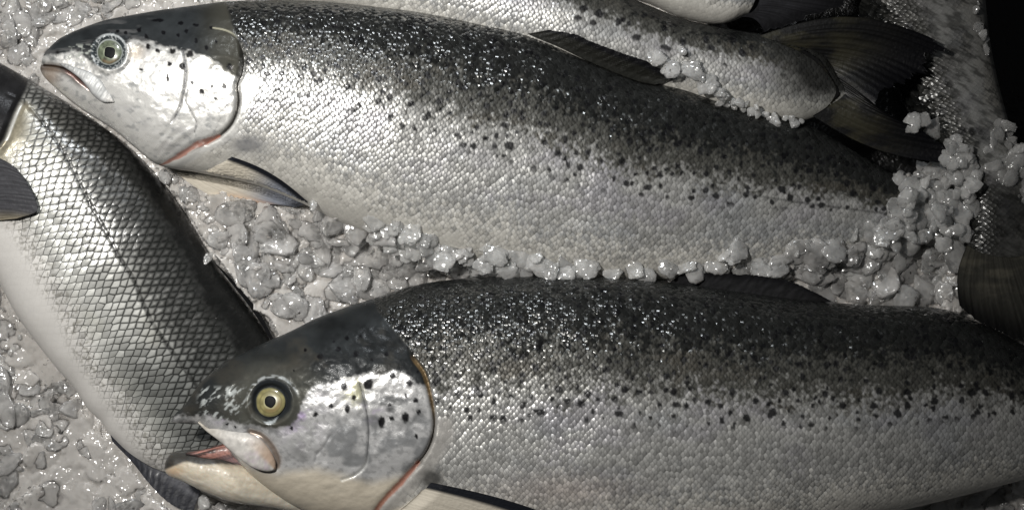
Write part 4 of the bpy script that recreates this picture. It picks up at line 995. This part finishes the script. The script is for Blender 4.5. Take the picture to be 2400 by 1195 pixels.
LM = [lump_mesh(s) for s in range(12)]
r3 = np.random.default_rng(33)
def lump(px, py, R, zoff, label, group=None, flat=1.0):
    zb = float(np.max(z_at(np.array([px, px + R * .4, px - R * .4, px, px]), np.array([py, py, py, py + R * .4, py - R * .4]), 1)))
    z = zb + zoff
    x, y = p2w(px, py, z)
    o = bpy.data.objects.new('ice_lump', LM[int(r3.integers(len(LM)))]); COL.objects.link(o)
    sc = R * S * (H - z) / H
    o.location = (float(x), float(y), z); o.rotation_euler = (r3.normal(0, .22), r3.normal(0, .22), r3.uniform(0, 6.28))
    o.scale = (sc * r3.uniform(.9, 1.2), sc * r3.uniform(.75, 1.0), sc * r3.uniform(.7, .95) * flat)
    tag(o, label, 'ice', group)
    jj = int((py - ZY0) / ZS); ii = int((px - ZX0) / ZS); rr = max(1, int(R / ZS * 0.7))
    ZMAP[jj - rr:jj + rr, ii - rr:ii + rr] = np.maximum(ZMAP[jj - rr:jj + rr, ii - rr:ii + rr], z + sc * 0.3)
    return o
def scatter(poly, n, r0, r1, label, group, zoff=(-0.006, -0.0005), sep=0.9, flat=1.0):
    P = np.array(poly); placed = []; tries = 0
    while len(placed) < n and tries < n * 60:
        tries += 1
        x = r3.uniform(P[:, 0].min(), P[:, 0].max()); y = r3.uniform(P[:, 1].min(), P[:, 1].max())
        if not in_poly(np.array([x]), np.array([y]), poly)[0]: continue
        R = r0 + (r1 - r0) * r3.random() ** 1.4
        if any((x - a) ** 2 + (y - b) ** 2 < (sep * (R + c)) ** 2 for a, b, c in placed): continue
        placed.append((x, y, R)); lump(x, y, R, r3.uniform(*zoff), label, group, flat)
scatter([(2110, 430), (2160, 400), (2200, 380), (2230, 372), (2290, 400), (2275, 500), (2262, 560), (2180, 560), (2080, 560), (2060, 520), (2115, 490)], 70, 18, 44, 'loose ice lump in the heap where the upper salmon narrows to its tail', 'ice lumps heaped by the upper salmon tail', zoff=(-0.003, 0.004), sep=0.34)
scatter([(2125, 290), (2170, 312), (2215, 330), (2240, 375), (2300, 400), (2360, 420), (2400, 380), (2370, 300), (2340, 265), (2330, 330), (2270, 330), (2200, 300), (2150, 275)], 34, 16, 36, 'loose ice lump between the forked tail fin and the right edge of the ice', 'ice lumps beside the forked tail fin', sep=0.42)
scatter([(2335, 400), (2400, 390), (2430, 520), (2370, 540), (2350, 480)], 12, 18, 32, 'cloudy ice lump above the tail of the salmon on the right', 'ice lumps on the right-hand salmon', sep=0.42)
scatter([(1580, 600), (1850, 560), (2050, 530), (2250, 540), (2245, 600), (2235, 690), (2100, 700), (1950, 690), (1880, 650), (1700, 630), (1560, 634)], 80, 18, 46, 'rounded ice lump between the upper salmon belly and the lower salmon back', 'ice lumps along the upper salmon belly', sep=0.34, flat=0.72)
scatter([(860, 500), (1040, 552), (1300, 614), (1560, 632), (1560, 640), (1300, 646), (1100, 634), (960, 600), (860, 560)], 62, 17, 40, 'grey ice lump packed against the belly of the upper salmon', 'ice lumps against the middle of the belly', sep=0.30, flat=0.62)
scatter([(1520, 118), (1570, 130), (1640, 140), (1700, 210), (1660, 215), (1570, 178), (1530, 150)], 0, 12, 22, '', None)
for x, y, R, lab in [(1541, 135, 25, 'flat pale ice lump lying highest on the silver salmon above the dorsal fin tip'), (1575, 158, 26, 'ice lump wedged right over the pointed tip of the upper dorsal fin'), (1598, 118, 15, 'smallest round ice bead on the silver salmon near the dorsal fin tip'), (1626, 168, 36, 'largest round bubbly ice lump on the silver salmon belly'), (1656, 200, 27, 'flat grey ice lump just right of the largest one on the silver salmon'), (1690, 224, 16, 'small jagged ice chip on the upper salmon back below the silver one')]:
    lump(x, y, R, 0.004, lab, None, 0.9)
for x, y, R, lab in [(487, 606, 16, 'clear rounded ice lump hanging over the sea bass back at mid edge'), (385, 412, 24, 'jagged ice piece under the upper salmon throat at the sea bass back'), (430, 455, 22, 'broad ice lump beside the sea bass back below the throat of the upper salmon'), (735, 478, 16, 'clear crumbly ice bit at the tip of the upper pectoral fin'), (478, 1180, 24, 'clear ice lump between the sea bass anal fin and the lower jaw'), (45, 790, 9, 'glinting ice chip beside the sea bass belly')]:
    lump(x, y, R, 0.001, lab, None, 0.85)
scatter([(1660, 205), (1720, 232), (1800, 262), (1880, 284), (1870, 294), (1780, 275), (1680, 240)], 26, 9, 19, 'ice crumb caught between the silver salmon and the back of the upper one', 'ice crumbs between two salmon', zoff=(-0.001, 0.003), sep=0.5)
scatter([(2286, 0), (2300, 60), (2315, 130), (2300, 140), (2280, 60), (2270, 0)], 7, 14, 26, 'ragged ice lump on the rim beside the black tray', 'ice lumps on the rim by the black tray', sep=0.42)

# black tray under everything, bare at the far right corner
def tray_mat():
    t = NT('black_tray'); b = t.n('BsdfPrincipled', i_Roughness=0.3); b.inputs['Base Color'].default_value = (0.006, 0.006, 0.006, 1)
    gm = t.n('NewGeometry'); nz = t.n('TexNoise', i_Scale=220.0, i_Detail=5.0); t.l(gm.outputs['Position'], nz.inputs['Vector'])
    bp = t.n('Bump'); bp.inputs['Distance'].default_value = 0.002; t.l(nz.outputs[0], bp.inputs['Height']); t.l(bp.outputs[0], b.inputs['Normal'])
    t.l(b.outputs[0], t.out.inputs[0]); return t.m
n_ = 40
tx, ty = np.meshgrid(np.linspace(-1.1, 1.1, n_), np.linspace(-0.9, 0.9, n_))
tr_ = make_mesh('table', np.stack([tx, ty, tx * 0 - 0.07], -1).reshape(-1, 3), grid_faces(n_, n_), tray_mat())
tr_['kind'] = 'structure'

# ------------------------------------------------------------------ light, world, camera
W = bpy.data.worlds.new('World'); SC.world = W; W.use_nodes = True
bg = W.node_tree.nodes['Background']; bg.inputs[0].default_value = (0.9, 0.95, 1.0, 1); bg.inputs[1].default_value = 0.03
def lamp(name, kind, loc, aim, power, color, **kw):
    d = bpy.data.lights.new(name, kind); d.energy = power; d.color = color
    for a, b in kw.items(): setattr(d, a, b)
    o = bpy.data.objects.new(name, d); COL.objects.link(o); o.location = loc
    import mathutils
    v = mathutils.Vector(aim) - mathutils.Vector(loc)
    o.rotation_euler = v.to_track_quat('-Z', 'Y').to_euler(); return o
lamp('market_lamp', 'SPOT', (-0.41, 0.24, 0.95), (-0.09, 0.06, 0.0), 40, (1.0, 0.975, 0.935), spot_size=math.radians(62), spot_blend=1.0, shadow_soft_size=0.035)
lamp('back_lamp', 'SPOT', (-0.20, 0.78, 0.66), (-0.09, 0.06, 0.03), 17, (0.92, 0.96, 1.0), spot_size=math.radians(50), spot_blend=1.0, shadow_soft_size=0.05)

cd = bpy.data.cameras.new('camera'); cam = bpy.data.objects.new('camera', cd); COL.objects.link(cam)
cam.location = (0, 0, H); cd.sensor_width = 36; cd.sensor_fit = 'HORIZONTAL'
cd.lens = 18 / (1200 * S / H); cd.clip_start = 0.01; cd.clip_end = 20
SC.camera = cam
SC.view_settings.view_transform = 'Standard'; SC.view_settings.look = 'None'; SC.view_settings.exposure = 0; SC.view_settings.gamma = 1
SC.cycles.use_denoising = True
SC.cycles.transparent_max_bounces = 32
